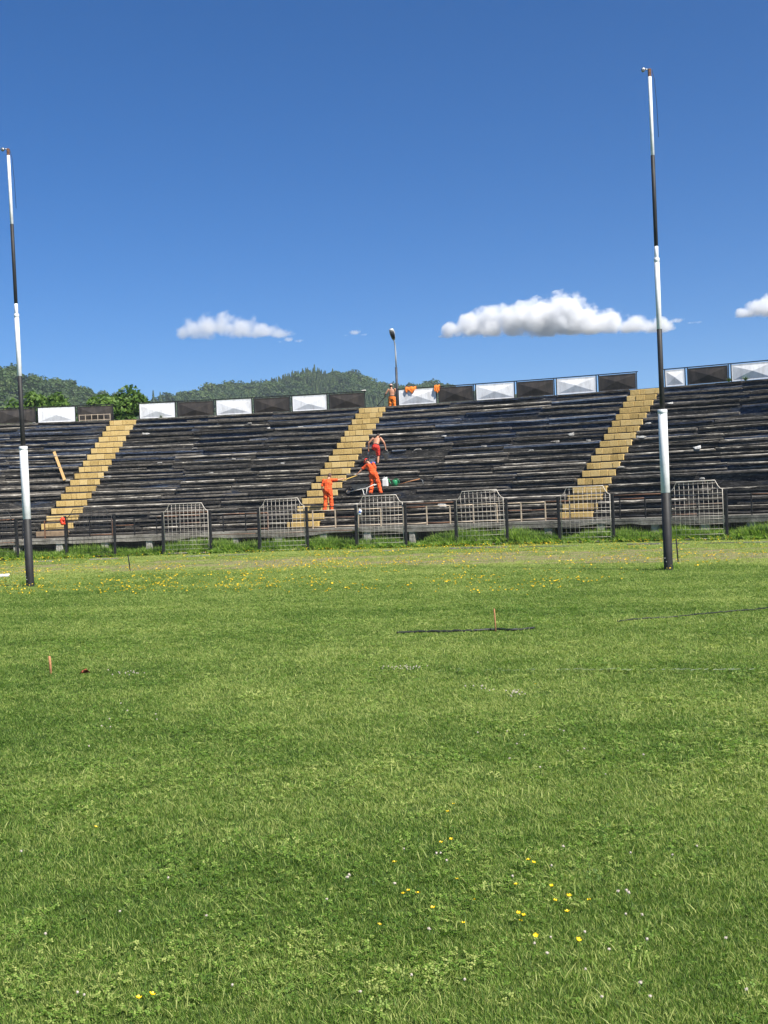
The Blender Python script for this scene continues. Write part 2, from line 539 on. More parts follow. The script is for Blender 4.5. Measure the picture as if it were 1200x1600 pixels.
# ------------------------------------------------------------------ instanced vegetation (one mass = one object of kind stuff)
HIDDEN = bpy.data.collections.new('vegetation_sources')       # never linked to the scene: mesh sources only
def scatter(name, pts, rots, scales, tints, idx, meshes, label, cat):
    me = bpy.data.meshes.new(name)
    n = len(pts)
    me.vertices.add(n)
    me.vertices.foreach_set('co', np.asarray(pts, dtype=np.float32).ravel())
    def attr(nm, typ, arr, key):
        a = me.attributes.new(nm, typ, 'POINT')
        a.data.foreach_set(key, np.asarray(arr).ravel())
    attr('rot', 'FLOAT_VECTOR', np.asarray(rots, dtype=np.float32), 'vector')
    attr('scl', 'FLOAT_VECTOR', np.asarray(scales, dtype=np.float32), 'vector')
    attr('tint', 'FLOAT', np.asarray(tints, dtype=np.float32), 'value')
    attr('idx', 'INT', np.asarray(idx, dtype=np.int32), 'value')
    sub = bpy.data.collections.new(name + '_sources')
    for i, m_ in enumerate(meshes):
        o_ = bpy.data.objects.new('%s_source_%03d' % (name, i), m_)
        sub.objects.link(o_)
    ng = bpy.data.node_groups.new(name, 'GeometryNodeTree')
    ng.interface.new_socket('Geometry', in_out='INPUT', socket_type='NodeSocketGeometry')
    ng.interface.new_socket('Geometry', in_out='OUTPUT', socket_type='NodeSocketGeometry')
    gi = ng.nodes.new('NodeGroupInput'); go = ng.nodes.new('NodeGroupOutput')
    m2p = ng.nodes.new('GeometryNodeMeshToPoints')
    ci = ng.nodes.new('GeometryNodeCollectionInfo')
    ci.inputs['Collection'].default_value = sub
    ci.inputs['Separate Children'].default_value = True
    ci.inputs['Reset Children'].default_value = True
    iop = ng.nodes.new('GeometryNodeInstanceOnPoints')
    iop.inputs['Pick Instance'].default_value = True
    def named(nm, typ):
        q = ng.nodes.new('GeometryNodeInputNamedAttribute')
        q.data_type = typ
        q.inputs['Name'].default_value = nm
        return q.outputs[0]
    L = ng.links.new
    L(gi.outputs[0], m2p.inputs[0])
    L(m2p.outputs[0], iop.inputs['Points'])
    L(ci.outputs[0], iop.inputs['Instance'])
    L(named('idx', 'INT'), iop.inputs['Instance Index'])
    L(named('rot', 'FLOAT_VECTOR'), iop.inputs['Rotation'])
    L(named('scl', 'FLOAT_VECTOR'), iop.inputs['Scale'])
    L(iop.outputs[0], go.inputs[0])
    o = link(name, me)
    md = o.modifiers.new('scatter', 'NODES')
    md.node_group = ng
    tag(o, label, cat, kind='stuff')
    return o

def tuft_mesh(seed, blades, h, w, spread, lean, mat, segs=2):
    r_ = random.Random(seed)
    mb = MB(); bl = []
    for i in range(blades):
        a = r_.uniform(0, 2 * math.pi)
        d = spread * math.sqrt(r_.random())
        g = r_.uniform(0, 2 * math.pi)
        p = Vector((d * math.cos(a), d * math.sin(a), -0.01))
        hh = h * r_.uniform(0.55, 1.15)
        ln = lean * r_.uniform(0.2, 1.3) * hh
        out = Vector((math.cos(g), math.sin(g), 0))
        side = Vector((-out.y, out.x, 0))
        tw = r_.uniform(-0.8, 0.8)
        side = side * math.cos(tw) + out * math.sin(tw)
        ww = w * r_.uniform(0.7, 1.3)
        vs, fs = [], []
        for s in range(segs):
            t = s / segs
            c_ = p + out * (ln * t * t) + Vector((0, 0, hh * t * (1 - 0.18 * t * lean)))
            vs += [c_ - side * ww / 2 * (1 - 0.35 * t), c_ + side * ww / 2 * (1 - 0.35 * t)]
        vs.append(p + out * ln + Vector((0, 0, hh * (1 - 0.18 * lean))))
        for s in range(segs - 1):
            fs.append((2 * s, 2 * s + 1, 2 * s + 3, 2 * s + 2))
        e = 2 * (segs - 1)
        fs.append((e, e + 1, e + 2))
        mb.add(vs, fs, 0, True)
        bl += [max(-.5, min(.7, r_.gauss(0, .34)))] * len(fs)
    me = mb.mesh('tuft', mat)
    at = me.attributes.new('shade', 'FLOAT', 'FACE')
    at.data.foreach_set('value', bl)
    return me

# ================================================================== GROUND
def polar_grid_sheet(name, r0, r1, p0, p1, z, nr, np_, mat):
    mb = MB()
    vs, fs = [], []
    for i in range(nr + 1):
        for j in range(np_ + 1):
            vs.append(pol(r0 + (r1 - r0) * i / nr, p0 + (p1 - p0) * j / np_, z))
    for i in range(nr):
        for j in range(np_):
            a = i * (np_ + 1) + j
            fs.append((a, a + 1, a + np_ + 2, a + np_ + 1))
    mb.add(vs, fs)
    return mb.build(name, mat)
mb = MB()
G = 1600
mb.add([(-G, -G, 0), (G, -G, 0), (G, G, 0), (-G, G, 0)], [(0, 1, 2, 3)])
tag(mb.build('ground', 'turf'), 'mown green pitch and the flat ground around it', 'ground', kind='structure')
# worn running track between pitch and fence
TR0, TR1 = RF - 14.5, RF - 6.3
tag(polar_grid_sheet('track', TR0, TR1, -0.35, 0.85, 0.004, 6, 80, 'track_soil'), 'dry brown worn strip of earth between pitch and fence', 'track', kind='structure')

# ------------------------------------------------------------------ grass
def in_view(n, d0, d1, dens, margin=2.0):
    """points over the field between depths d0 and d1, density a function of depth"""
    P = []
    d = d0
    while d < d1:
        st = max(0.25, d * 0.05)
        half = 0.345 * (d + st) + margin
        a = 2 * half * st
        k = int(a * dens(d + st / 2))
        x = rng.uniform(-half, half, k); y = rng.uniform(d, d + st, k)
        P.append(np.stack([x, y], 1)); d += st
    return np.concatenate(P)
def polar_rphi(P):
    return np.hypot(P[:, 0] - ACX, P[:, 1] - ACY), np.arctan2(P[:, 0] - ACX, P[:, 1] - ACY)
P = in_view(0, 3.6, 66, lambda d: max(75, 2900 * (4.5 / max(d, 4.5)) ** 1.25))
rr, ph = polar_rphi(P)
keep = rr < RF - 0.3
tr_zone = (rr > TR0 - 0.4) & (rr < TR1 + 0.3)
patch = fnoise(P[:, 0], P[:, 1], 1.6, 5)
keep &= ~(tr_zone & (rng.random(len(P)) > np.clip((patch - 0.50) * 4 + np.abs((rr - (TR0 + TR1) / 2) / 4.2) ** 3 * .6 - np.clip((P[:, 0] + 6) / 20, -.8, .12) * .6 + (fnoise(P[:, 0], P[:, 1], .5, 97) - .4) * 1.2, 0.12, 1)))
P = P[keep]; rr = rr[keep]
dist = P[:, 1]
wide = np.clip((dist / 4.5) ** 0.50, 1, 3.0)
big = fnoise(P[:, 0], P[:, 1] * 0.5, 3.2, 21, 4)             # long soft patches across the field
small = fnoise(P[:, 0], P[:, 1], 0.35, 31, 3)
mow = 0.5 + 0.5 * np.sin((P[:, 1] * 0.97 + P[:, 0] * 0.22 + 1.2 * fnoise(P[:, 0], P[:, 1], 6, 77)) * 1.9)
tint = 0.46 + (big - 0.5) * 0.62 + (small - 0.5) * 0.45 + (mow - 0.5) * 0.16 + rng.normal(0, 0.17, len(P))
tint += np.clip((dist - 8) / 40, 0, 1) * 0.12               # shorter, drier turf towards the dead-ball end
tint = np.where((rr > TR0 - 1) & (rr < RF), tint + 0.20, tint)
tint = np.clip(tint, 0, 1)
hgt_ = 0.75 + 0.5 * rng.random(len(P)) + (big - 0.5) * 0.5
hgt_ = np.where(rr > TR0, hgt_ * 1.05, hgt_)
scl = np.stack([wide, wide, hgt_ * np.clip(1 + (wide - 1) * 0.05, 1, 1.2)], 1)
rot = np.stack([rng.normal(0, 0.14, len(P)), rng.normal(0, 0.14, len(P)), rng.uniform(0, 6.283, len(P))], 1)
tufts = [tuft_mesh(i, 18, 0.030, 0.0027, 0.034, 0.60, 'grass_blade', 2) for i in range(6)]
tufts += [tuft_mesh(50 + i, 6, 0.055, 0.0032, 0.03, 0.9, 'grass_blade', 3) for i in range(2)]
def clover_leaves(seed):
    r_ = random.Random(seed); mb = MB(); bl = []
    for i in range(7):
        a = r_.uniform(0, 6.283); d = .045 * math.sqrt(r_.random()); z = r_.uniform(.012, .026)
        c_ = Vector((d * math.cos(a), d * math.sin(a), z)); g0 = r_.uniform(0, 6.283); tl = Vector((r_.gauss(0, .25), r_.gauss(0, .25), 0))
        for q in range(3):
            g = g0 + q * 2.094; u = Vector((math.cos(g), math.sin(g), 0)); w = Vector((-u.y, u.x, 0))
            lf = lambda p_: c_ + p_ + Vector((0, 0, p_.dot(tl)))
            mb.add([lf(u * .001), lf(u * .0045 + w * .004), lf(u * .009 + w * .0024), lf(u * .009 - w * .0024), lf(u * .0045 - w * .004)], [(0, 4, 3, 2, 1)])
            bl.append(max(-.3, min(.4, r_.gauss(.05, .16))))
    me = mb.mesh('clover_leaves', 'grass_blade')
    me.attributes.new('shade', 'FLOAT', 'FACE').data.foreach_set('value', bl)
    return me
tufts += [clover_leaves(1), clover_leaves(2)]
clv = fnoise(P[:, 0], P[:, 1], 1.1, 91, 3)
idx = np.where(rng.random(len(P)) < 0.035, rng.integers(6, 8, len(P)), rng.integers(0, 6, len(P)))
idx = np.where((rng.random(len(P)) < np.clip((clv - .50) * .55, 0.012, .11)) & (dist < 22), rng.integers(8, 10, len(P)), idx)
scatter('grass', np.stack([P[:, 0], P[:, 1], np.zeros(len(P))], 1), rot, scl, tint, idx, tufts, 'short mown green grass covering the pitch', 'grass')
print('grass tufts', len(P))

# long grass and weeds at the foot of the stand, behind and under the fence
n = 15000
phs = rng.uniform(PHI0 - 0.03, PHI1, n)
rs = RF - 0.35 + 2.0 * rng.random(n) ** 0.8
dens = fnoise(phs * 60, rs, 2.2, 9)
k = rng.random(n) < np.clip((dens - 0.25) * 3.0, 0.15, 1) * np.where(rs < RF - 0.02, 0.35, 1)
phs, rs, dens = phs[k], rs[k], dens[k]
n = len(phs)
X = ACX + rs * np.sin(phs); Y = ACY + rs * np.cos(phs)
hh = np.clip(0.75 + (dens - 0.35) * 2.2, 0.45, 1.7) * np.clip(0.35 + (rs - RF + 0.35) * 1.0, 0.35, 1.0)
sc3 = np.stack([0.9 + 0.3 * rng.random(n), 0.9 + 0.3 * rng.random(n), hh * (0.7 + 0.6 * rng.random(n))], 1)
rot = np.stack([rng.normal(0, 0.12, n), rng.normal(0, 0.12, n), rng.uniform(0, 6.283, n)], 1)
weeds = [tuft_mesh(80 + i, 16, 0.42, 0.020, 0.08, 0.45, 'weed_leaf', 3) for i in range(4)]
weeds += [tuft_mesh(90 + i, 22, 0.36, 0.045, 0.10, 0.8, 'weed_leaf', 3) for i in range(3)]
scatter('tall_weeds', np.stack([X, Y, 0 * X], 1), rot, sc3, np.clip(rng.normal(0.5, 0.22, n) + (dens - 0.5) * 0.6, 0, 1), rng.integers(0, 7, n), weeds,
        'lush tall green weeds growing along the foot of the terraces behind the fence', 'weeds')

# ------------------------------------------------------------------ wild flowers too many to count along the track
def flower_mesh(nm, col, rad, h):
    mb = MB()
    mb.tube([(0, 0, -0.01), (0.004, 0, h)], 0.0016, 4, 1)
    n_ = 7
    vs = [(0.004, 0, h + 0.002)] + [(0.004 + rad * math.cos(2 * math.pi * i / n_), rad * math.sin(2 * math.pi * i / n_), h + 0.006 + 0.35 * rad) for i in range(n_)]
    mb.add(vs, [(0, 1 + i, 1 + (i + 1) % n_) for i in range(n_)], 0)
    mb.ball((0.004, 0, h + 0.006), (rad * 0.75, rad * 0.75, rad * 0.45), 0, 6, 4)
    return mb.mesh(nm, [col, 'stem_green'])
n = 17000
phs = rng.uniform(-0.13, 0.66, n); rs = RF - 0.2 - 25 * rng.random(n) ** 1.15
X = ACX + rs * np.sin(phs); Y = ACY + rs * np.cos(phs)
cl = fnoise(X, Y, 2.0, 40, 3); cl2 = fnoise(X, Y, 0.7, 44, 2)
k = rng.random(n) < np.clip((cl - 0.47) * 5 + (cl2 - 0.5) * 3, 0.03, 1)
X, Y, rs = X[k], Y[k], rs[k]; n = len(X)
s_ = rng.uniform(0.8, 1.45, n)
fl = [flower_mesh('flower', 'petal_yellow', 0.017, 0.085), flower_mesh('flower', 'petal_yellow', 0.013, 0.12)]
scatter('wildflowers', np.stack([X, Y, 0 * X], 1), np.stack([rng.normal(0, 0.3, n), rng.normal(0, 0.3, n), rng.uniform(0, 6, n)], 1), np.stack([s_, s_, s_], 1),
        rng.random(n), rng.integers(0, 2, n), fl, 'carpet of tiny yellow wildflowers along the worn strip by the fence', 'wildflowers')

# ------------------------------------------------------------------ embankment behind the stand
mb = MB()
prof = [(RH + 0.35, ZH - 0.05), (RH + 0.6, ZH - 0.33), (RH + 3.4, ZH - 0.33), (RH + 17, 0.3), (RH + 17.5, -0.6), (RH + 0.35, -0.6)]
vs, fs = [], []
NP = 90
for j in range(NP + 1):
    p = PHI0 - 0.02 + (PHI1 - PHI0 + 0.04) * j / NP
    vs += [pol(r_, p, z_) for r_, z_ in prof]
q = len(prof)
for j in range(NP):
    for i in range(q):
        fs.append((j * q + i, j * q + (i + 1) % q, (j + 1) * q + (i + 1) % q, (j + 1) * q + i))
fs += [tuple(reversed(range(q))), tuple(NP * q + i for i in range(q))]
mb.add(vs, fs)
tag(mb.build('embankment', 'turf'), 'grassy earth bank rising behind the terraces', 'embankment', kind='structure')

# ================================================================== HILLS
def hill(name, prof, dist_fn, depth_front, depth_back, tree_h, label):
    """ridge drawn from skyline directions; its distance is a guess at a wooded hill of ordinary height"""
    mb = MB()
    rows = [(-1.0, -0.01), (-0.75, 0.12), (-0.5, 0.36), (-0.28, 0.64), (-0.12, 0.87), (0, 1.0), (0.25, 0.97), (0.6, 0.7), (1.0, 0.2)]
    cols = []
    for (px, py) in prof:
        d = ray(px, py)
        D = dist_fn(px)
        p = Vector((0, 0, EYE)) + d * (D / d.y)
        cols.append((p.x, p.y, p.z - tree_h))
    xs = np.array([c_[0] for c_ in cols]); ys = np.array([c_[1] for c_ in cols]); zs = np.array([c_[2] for c_ in cols])
    NX = 90
    gx = np.linspace(xs[0], xs[-1], NX)
    gy = np.interp(gx, xs, ys); gz = np.interp(gx, xs, zs)
    V = np.zeros((len(rows), NX, 3))
    for i, (t, hf) in enumerate(rows):
        yy = gy + (depth_front if t < 0 else depth_back) * t
        bumpy = (fnoise(gx, yy, 90, 61) - 0.5) * 14 * (1 - abs(hf * 2 - 1) * 0.6) if t != 0 else 0
        spread = 1 + 0.0 * t
        V[i, :, 0] = gx * (yy / gy) * spread
        V[i, :, 1] = yy
        V[i, :, 2] = np.where(np.full(NX, i == 0), -1.5, gz * hf + bumpy * (0 if i == 0 else 1))
    vs = V.reshape(-1, 3)
    fs = [(i * NX + j, i * NX + j + 1, (i + 1) * NX + j + 1, (i + 1) * NX + j) for i in range(len(rows) - 1) for j in range(NX - 1)]
    mb.add(vs, fs, 0, True)
    tag(mb.build(name, 'hill_ground'), label, 'hill', kind='structure')
    return V
skyline = [(-260, 560), (-200, 556), (-120, 558), (-60, 566), (0, 571), (25, 575), (45, 589), (65, 595), (85, 596), (105, 604), (130, 606), (155, 612), (185, 618), (215, 622), (250, 620),
           (278, 618), (305, 617), (330, 610), (347, 603), (368, 601), (395, 601), (420, 598), (440, 591), (470, 581), (490, 579), (512, 586), (532, 583), (556, 591),
           (582, 598), (602, 604), (635, 606), (665, 604), (690, 604), (720, 610), (780, 616), (860, 626), (960, 640), (1100, 655), (1300, 670)]
def ddist(px):
    return 520 + 330 * min(1, max(0, (px + 50) / 420.0))
HV = hill('hill', skyline, ddist, 360, 500, 7.0, 'wooded green hill ridge beyond the stadium')

def forest_tree(seed, conifer):
    r_ = random.Random(seed)
    mb = MB()
    H_ = 1.0
    if conifer:
        for i in range(190):
            t = 0.12 + 0.88 * r_.random() ** 0.8
            rad = 0.20 * (1 - t) + 0.015
            g = r_.uniform(0, 6.283); d = rad * (0.5 + 0.6 * r_.random())
            c_ = Vector((d * math.cos(g), d * math.sin(g), t + r_.uniform(-.02, .02)))
            s = 0.055 * (1.2 - t * 0.6)
            n_ = Vector((math.cos(g), math.sin(g), r_.uniform(0.2, 1.4))).normalized()
            a = n_.orthogonal().normalized(); b_ = n_.cross(a)
            mb.add([c_ + a * s, c_ + b_ * s, c_ - a * s, c_ - b_ * s], [(0, 1, 2, 3)])
    else:
        lobes = [(Vector((r_.uniform(-.2, .2), r_.uniform(-.2, .2), r_.uniform(0.42, 0.82))), r_.uniform(0.13, 0.24)) for _ in range(8)]
        for i in range(300):
            lc, lr = r_.choice(lobes)
            n_ = Vector((r_.gauss(0, 1), r_.gauss(0, 1), r_.gauss(0.15, 1))).normalized()
            c_ = lc + n_ * lr * (0.75 + 0.35 * r_.random())
            s = r_.uniform(0.035, 0.07)
            n2 = (n_ + Vector((r_.gauss(0, .5), r_.gauss(0, .5), r_.gauss(0.2, .5)))).normalized()
            a = n2.orthogonal().normalized(); b_ = n2.cross(a)
            mb.add([c_ + a * s, c_ + b_ * s * .8, c_ - a * s, c_ - b_ * s * .8], [(0, 1, 2, 3)])
    mb.tube([(0, 0, -0.1), (0.01, 0, 0.6)], [0.02, 0.008], 5, 1)
    return mb.mesh('forest_tree', ['forest_leaf', 'bark'])
ft = [forest_tree(i, i >= 4) for i in range(7)]
# trees over the front face and crest of the hill
nr, nx = HV.shape[:2]
n = 21000
ti = rng.random(n) ** 0.75 * 5.9; tj = rng.random(n) * (nx - 1.01)
i0 = ti.astype(int); j0 = tj.astype(int); fi = (ti - i0)[:, None]; fj = (tj - j0)[:, None]
Pt = (HV[i0, j0] * (1 - fi) + HV[i0 + 1, j0] * fi) * (1 - fj) + (HV[i0, j0 + 1] * (1 - fi) + HV[i0 + 1, j0 + 1] * fi) * fj
meadow = fnoise(Pt[:, 0], Pt[:, 1], 150, 71, 3)
k = (meadow < 0.60) | (rng.random(n) < 0.12)
k &= Pt[:, 0] < 330
Pt = Pt[k]; n = len(Pt)
hs_ = rng.uniform(5.0, 10.5, n) * np.where(rng.random(n) < 0.06, 1.3, 1)
kinds_ = np.where(fnoise(Pt[:, 0], Pt[:, 1], 90, 73, 3) > 0.60, rng.integers(4, 7, n), rng.integers(0, 4, n))
wd = np.where(kinds_ >= 4, 0.9, 1.15) * rng.uniform(0.85, 1.2, n)
scatter('hill_forest', Pt, np.stack([0 * hs_, 0 * hs_, rng.uniform(0, 6.28, n)], 1), np.stack([hs_ * wd, hs_ * wd, hs_], 1),
        np.clip(rng.normal(0.45, 0.25, n), 0, 1), kinds_, ft, 'dense far-off green woodland covering the hills', 'forest')

# ------------------------------------------------------------------ trees behind the stand
def leaf_tree(loc, height, radius, seed, label, group, leaves=5200, base=0.25, leaf=0.22):
    r_ = np.random.default_rng(seed)
    rp = random.Random(seed)
    t = thing('tree', label, 'tree', loc, rp.uniform(0, 6.28), group)
    mb = MB()
    mb.tube([(0, 0, -0.2), (0.05, 0.03, height * 0.3), (-0.04, 0.06, height * 0.62), (0.02, 0, height * 0.9)], [height * 0.024, height * 0.018, height * 0.011, 0.02], 8)
    lobes = []
    for i in range(26):
        z = height * (base + (0.97 - base) * rp.random())
        f = math.sin(math.pi * min(1, max(0.05, (z / height - base) / (1 - base) * 0.85 + 0.1))) ** 0.6
        a = rp.uniform(0, 6.283); d = radius * 0.8 * f * math.sqrt(rp.random())
        c_ = Vector((d * math.cos(a), d * math.sin(a), z))
        lr = radius * rp.uniform(0.20, 0.40)
        lobes.append((c_, lr))
        z0 = max(height * 0.2, z - d * 0.9)
        mb.tube([(0, 0, z0), (c_.x * .5, c_.y * .5, (z0 + z) / 2 + 0.1), tuple(c_)], [height * 0.008, height * 0.005, 0.01], 5)
    mb.build('trunk', 'bark', t)
    li = r_.integers(0, len(lobes), leaves)
    C = np.array([tuple(l[0]) for l in lobes])[li]; LR = np.array([l[1] for l in lobes])[li]
    nrm = r_.normal(size=(leaves, 3)); nrm /= np.linalg.norm(nrm, axis=1)[:, None]
    rad = LR * (0.45 + 0.62 * r_.random(leaves) ** 0.5)
    c_ = C + nrm * rad[:, None]
    c_[:, 2] = np.maximum(c_[:, 2], height * base * 0.6)
    n2 = nrm * 0.6 + r_.normal(size=(leaves, 3)) * 0.6 + np.array([0, 0, 0.35]); n2 /= np.linalg.norm(n2, axis=1)[:, None]
    a = np.cross(n2, r_.normal(size=(leaves, 3))); a /= np.linalg.norm(a, axis=1)[:, None]
    b_ = np.cross(n2, a)
    s = (leaf * r_.uniform(0.6, 1.25, leaves))[:, None]
    V = np.stack([c_ + a * s, c_ + b_ * s * 0.55, c_ - a * s, c_ - b_ * s * 0.55], 1).reshape(-1, 3)
    me = bpy.data.meshes.new('crown')
    me.vertices.add(len(V)); me.vertices.foreach_set('co', V.astype(np.float32).ravel())
    me.loops.add(leaves * 4); me.loops.foreach_set('vertex_index', np.arange(leaves * 4, dtype=np.int32))
    me.polygons.add(leaves); me.polygons.foreach_set('loop_start', np.arange(0, leaves * 4, 4, dtype=np.int32))
    at = me.attributes.new('tint', 'FLOAT', 'FACE')
    at.data.foreach_set('value', np.clip(r_.normal(0.5, 0.25, leaves) + (vnoise(li, li * 0, 1, seed) - 0.5) * 0.5, 0, 1).astype(np.float32))
    me.materials.append(M['tree_leaf'])
    me.update(calc_edges=True)
    link('crown', me, t)
    return t
def tree_px(px, py_top, depth, radius, seed, label, leaves=5200):
    p = at_depth(px, py_top, depth)
    leaf_tree((p.x, p.y, 0), p.z, radius, seed, label, 'trees behind the terraces', leaves)
tree_px(58, 611, 108, 2.9, 1, 'bright green round tree showing above hoarding beside the striped goalpost')
tree_px(25, 634, 100, 2.3, 2, 'low bright green tree top half hidden beneath the wooded hill by the striped goalpost', 3500)
tree_px(86, 617, 112, 2.0, 3, 'small bright green tree leaning on its rounder neighbour above the hoarding', 3500)
tree_px(152, 618, 104, 3.2, 4, 'darker green spreading tree above the last black hoarding panel beside the stairway', 5200)
tree_px(202, 616, 96, 2.6, 5, 'dense green tree filling the gap in the hoarding at the stair top', 6500)
tree_px(178, 619, 94, 2.0, 6, 'bushy green tree squeezed between the stair gap tree and spreading tree', 4500)

# ================================================================== CLOUDS
def cloud(outline, bottom, strength, label, seed, depth=2600, wisp=0.0):
    """a heap of overlapping soft billows over a flat base; density fades outwards from each billow and is torn by noise"""
    r_ = random.Random(seed)
    k = depth / FPX
    cen = at_depth((outline[0][0] + outline[-1][0]) / 2, bottom, depth)
    lobes = []
    for i, (x, yt) in enumerate(outline):
        gap = max(abs(x - outline[i - 1][0]) if i else 0, abs(outline[i + 1][0] - x) if i + 1 < len(outline) else 0)
        h = bottom - yt
        p = at_depth(x, bottom - h * .50, depth) - cen
        lobes.append((Vector((p.x, r_.uniform(-.25, .25) * h * k, p.z)), Vector((max(gap * 1.15, h * .75) * k, h * 1.0 * k, h * .62 * k))))
    mb = MB()
    for c_, q in lobes:
        mb.ball(c_, q * 0.93, 0, 16, 10)
    m = bpy.data.materials.new('cloud'); m.use_nodes = True
    nt = m.node_tree; nt.nodes.clear()
    out = nt.nodes.new('ShaderNodeOutputMaterial'); pv = nt.nodes.new('ShaderNodeVolumePrincipled')
    pv.inputs['Anisotropy'].default_value = 0.1
    pv.inputs['Color'].default_value = (1, 1, 1, 1)
    tc = nt.nodes.new('ShaderNodeTexCoord')
    best = None
    for c_, q in lobes:
        v1 = N(nt, 'ShaderNodeVectorMath', operation='SUBTRACT'); v1.inputs[1].default_value = c_; nt.links.new(tc.outputs['Object'], v1.inputs[0])
        v2 = N(nt, 'ShaderNodeVectorMath', operation='DIVIDE'); v2.inputs[1].default_value = q; nt.links.new(v1.outputs[0], v2.inputs[0])
        v3 = N(nt, 'ShaderNodeVectorMath', operation='LENGTH'); nt.links.new(v2.outputs[0], v3.inputs[0])
        if best is None: best = v3.outputs['Value']
        else:
            mn = N(nt, 'ShaderNodeMath', operation='SMOOTH_MIN'); mn.inputs[2].default_value = .12
            nt.links.new(best, mn.inputs[0]); nt.links.new(v3.outputs['Value'], mn.inputs[1]); best = mn.outputs[0]
    f = noise(nt, tc.outputs['Object'], 0.034, 8, 0.62)
    sx_ = N(nt, 'ShaderNodeSeparateXYZ'); nt.links.new(tc.outputs['Object'], sx_.inputs[0])
    bs = N(nt, 'ShaderNodeMapRange'); bs.interpolation_type = 'SMOOTHSTEP'
    bs.inputs[1].default_value = -3 * k; bs.inputs[2].default_value = 9 * k; bs.inputs[3].default_value = -1.0; bs.inputs[4].default_value = 0.0
    nt.links.new(sx_.outputs[2], bs.inputs[0])
    def mth(op, a, b_):
        n_ = N(nt, 'ShaderNodeMath', operation=op)
        for i_, v_ in ((0, a), (1, b_)):
            if hasattr(v_, 'is_output'): nt.links.new(v_, n_.inputs[i_])
            else: n_.inputs[i_].default_value = v_
        return n_.outputs[0]
    val = mth('ADD', mth('MULTIPLY', mth('SUBTRACT', 1.0, best), 1.5), mth('MULTIPLY', mth('SUBTRACT', f, 0.625 + wisp), 3.2))
    val = mth('ADD', val, bs.outputs[0])
    cl_ = N(nt, 'ShaderNodeMapRange'); cl_.inputs[1].default_value = 0; cl_.inputs[2].default_value = 0.55; cl_.inputs[3].default_value = 0; cl_.inputs[4].default_value = strength
    nt.links.new(val, cl_.inputs[0])
    nt.links.new(cl_.outputs[0], pv.inputs['Density']); nt.links.new(pv.outputs[0], out.inputs['Volume'])
    me = mb.mesh('cloud', m)
    tmp = link('cloud_tmp', me)
    md = tmp.modifiers.new('r', 'REMESH'); md.mode = 'VOXEL'; md.voxel_size = 2.2 * k
    dg = bpy.context.evaluated_depsgraph_get()
    me2 = bpy.data.meshes.new_from_object(tmp.evaluated_get(dg))
    bpy.data.objects.remove(tmp); bpy.data.meshes.remove(me)
    me2.materials.clear(); me2.materials.append(m)
    return tag(link('cloud', me2, None, cen), label, 'cloud')
cloud([(690, 523), (700, 514), (712, 502), (735, 488), (765, 478), (800, 474), (832, 473), (850, 463), (880, 459), (898, 470), (912, 482), (935, 486), (955, 483), (985, 492), (1022, 496)], 529, 0.09,
      'big white flat-bottomed cloud stretching up to the taller striped goalpost', 3)
cloud([(288, 506), (300, 497), (325, 490), (352, 488), (380, 491), (410, 499), (440, 512)], 534, 0.035, 'hazy white cloud above the wooded hill with trailing wisps', 4, wisp=.03)
cloud([(1156, 492), (1168, 480), (1190, 464), (1215, 455), (1245, 462), (1270, 480)], 498, 0.09, 'white cloud beyond the big cloud, on the far side of the taller goalpost', 5)
cloud([(438, 530), (450, 525), (465, 529)], 538, 0.06, 'tiny faint cloud wisp just below the hazy cloud', 6, wisp=.03)
cloud([(541, 521), (553, 515), (567, 520)], 527, 0.06, 'tiny faint cloud puff beside the lamp head', 7)
cloud([(1040, 500), (1055, 496), (1080, 502)], 508, 0.06, 'tiny faint scrap of cloud just beyond the goalpost from the big cloud', 8)

# ================================================================== GRANDSTAND
stand = thing('grandstand', 'long curved open terrace of weathered black benches with yellow stairways', 'grandstand', pol(R0, 0.237, 0))
SL = Vector(stand.location)
def into(o, parent):                                    # keep world placement while parenting to an unrotated empty
    o.parent = parent
    o.location = Vector(o.location) - Vector(parent.location)
    return o
rp = random.Random(5)

# chipped plank meshes shared between alike planks: length 1 along x, front edge at y=0
def plank_mesh(seed, edge, body='plank', h=0.095, d=0.36, L=1.0):
    r_ = random.Random(seed)
    mb = MB()
    st = [0, .09, .13, .3, .41, .52, .66, .7, .88, 1.0]
    rings = []
    for x in st:
        j = lambda s: r_.uniform(-s, s)
        e = r_.choice([0.012, 0.016, 0.022, 0.014, 0.045])
        rings.append([(x - .5, j(.010), j(.006)), (x - .5, j(.008), h - e + j(.005)), (x - .5, e + j(.008), h + j(.006)), (x - .5, d, h + j(.004)), (x - .5, d, 0)])
    vs = [v for r2 in rings for v in r2]
    for i in range(len(st) - 1):
        for k_ in range(5):
            l_ = (k_ + 1) % 5
            mb.add([], [])
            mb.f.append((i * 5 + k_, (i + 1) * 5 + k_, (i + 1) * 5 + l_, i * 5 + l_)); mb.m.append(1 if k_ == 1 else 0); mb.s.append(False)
    e = (len(st) - 1) * 5
    mb.f.append((0, 1, 2, 3, 4)); mb.m.append(0); mb.s.append(False)
    mb.f.append((e + 4, e + 3, e + 2, e + 1, e)); mb.m.append(0); mb.s.append(False)
    mb.v = vs
    return mb.mesh('seat_plank', [body, edge])
def rand_plank(row, me_, rk, pm, ln, back, z, hs=1.0, name='seat_plank'):
    o = link(name, me_, row)
    o.location = pol(rk - back + rp.uniform(-.03, .02), pm, z + rp.uniform(-.012, .010)) - SL
    o.rotation_euler = (rp.gauss(0, .03), rp.gauss(0, 0.0065), -pm + rp.gauss(0, .007))
    o.scale = (ln, 1, rp.uniform(.8, 1.2) * hs)
    return o
PL_WORN_LIT = [plank_mesh(i, 'plank_edge_lit') for i in range(5)]
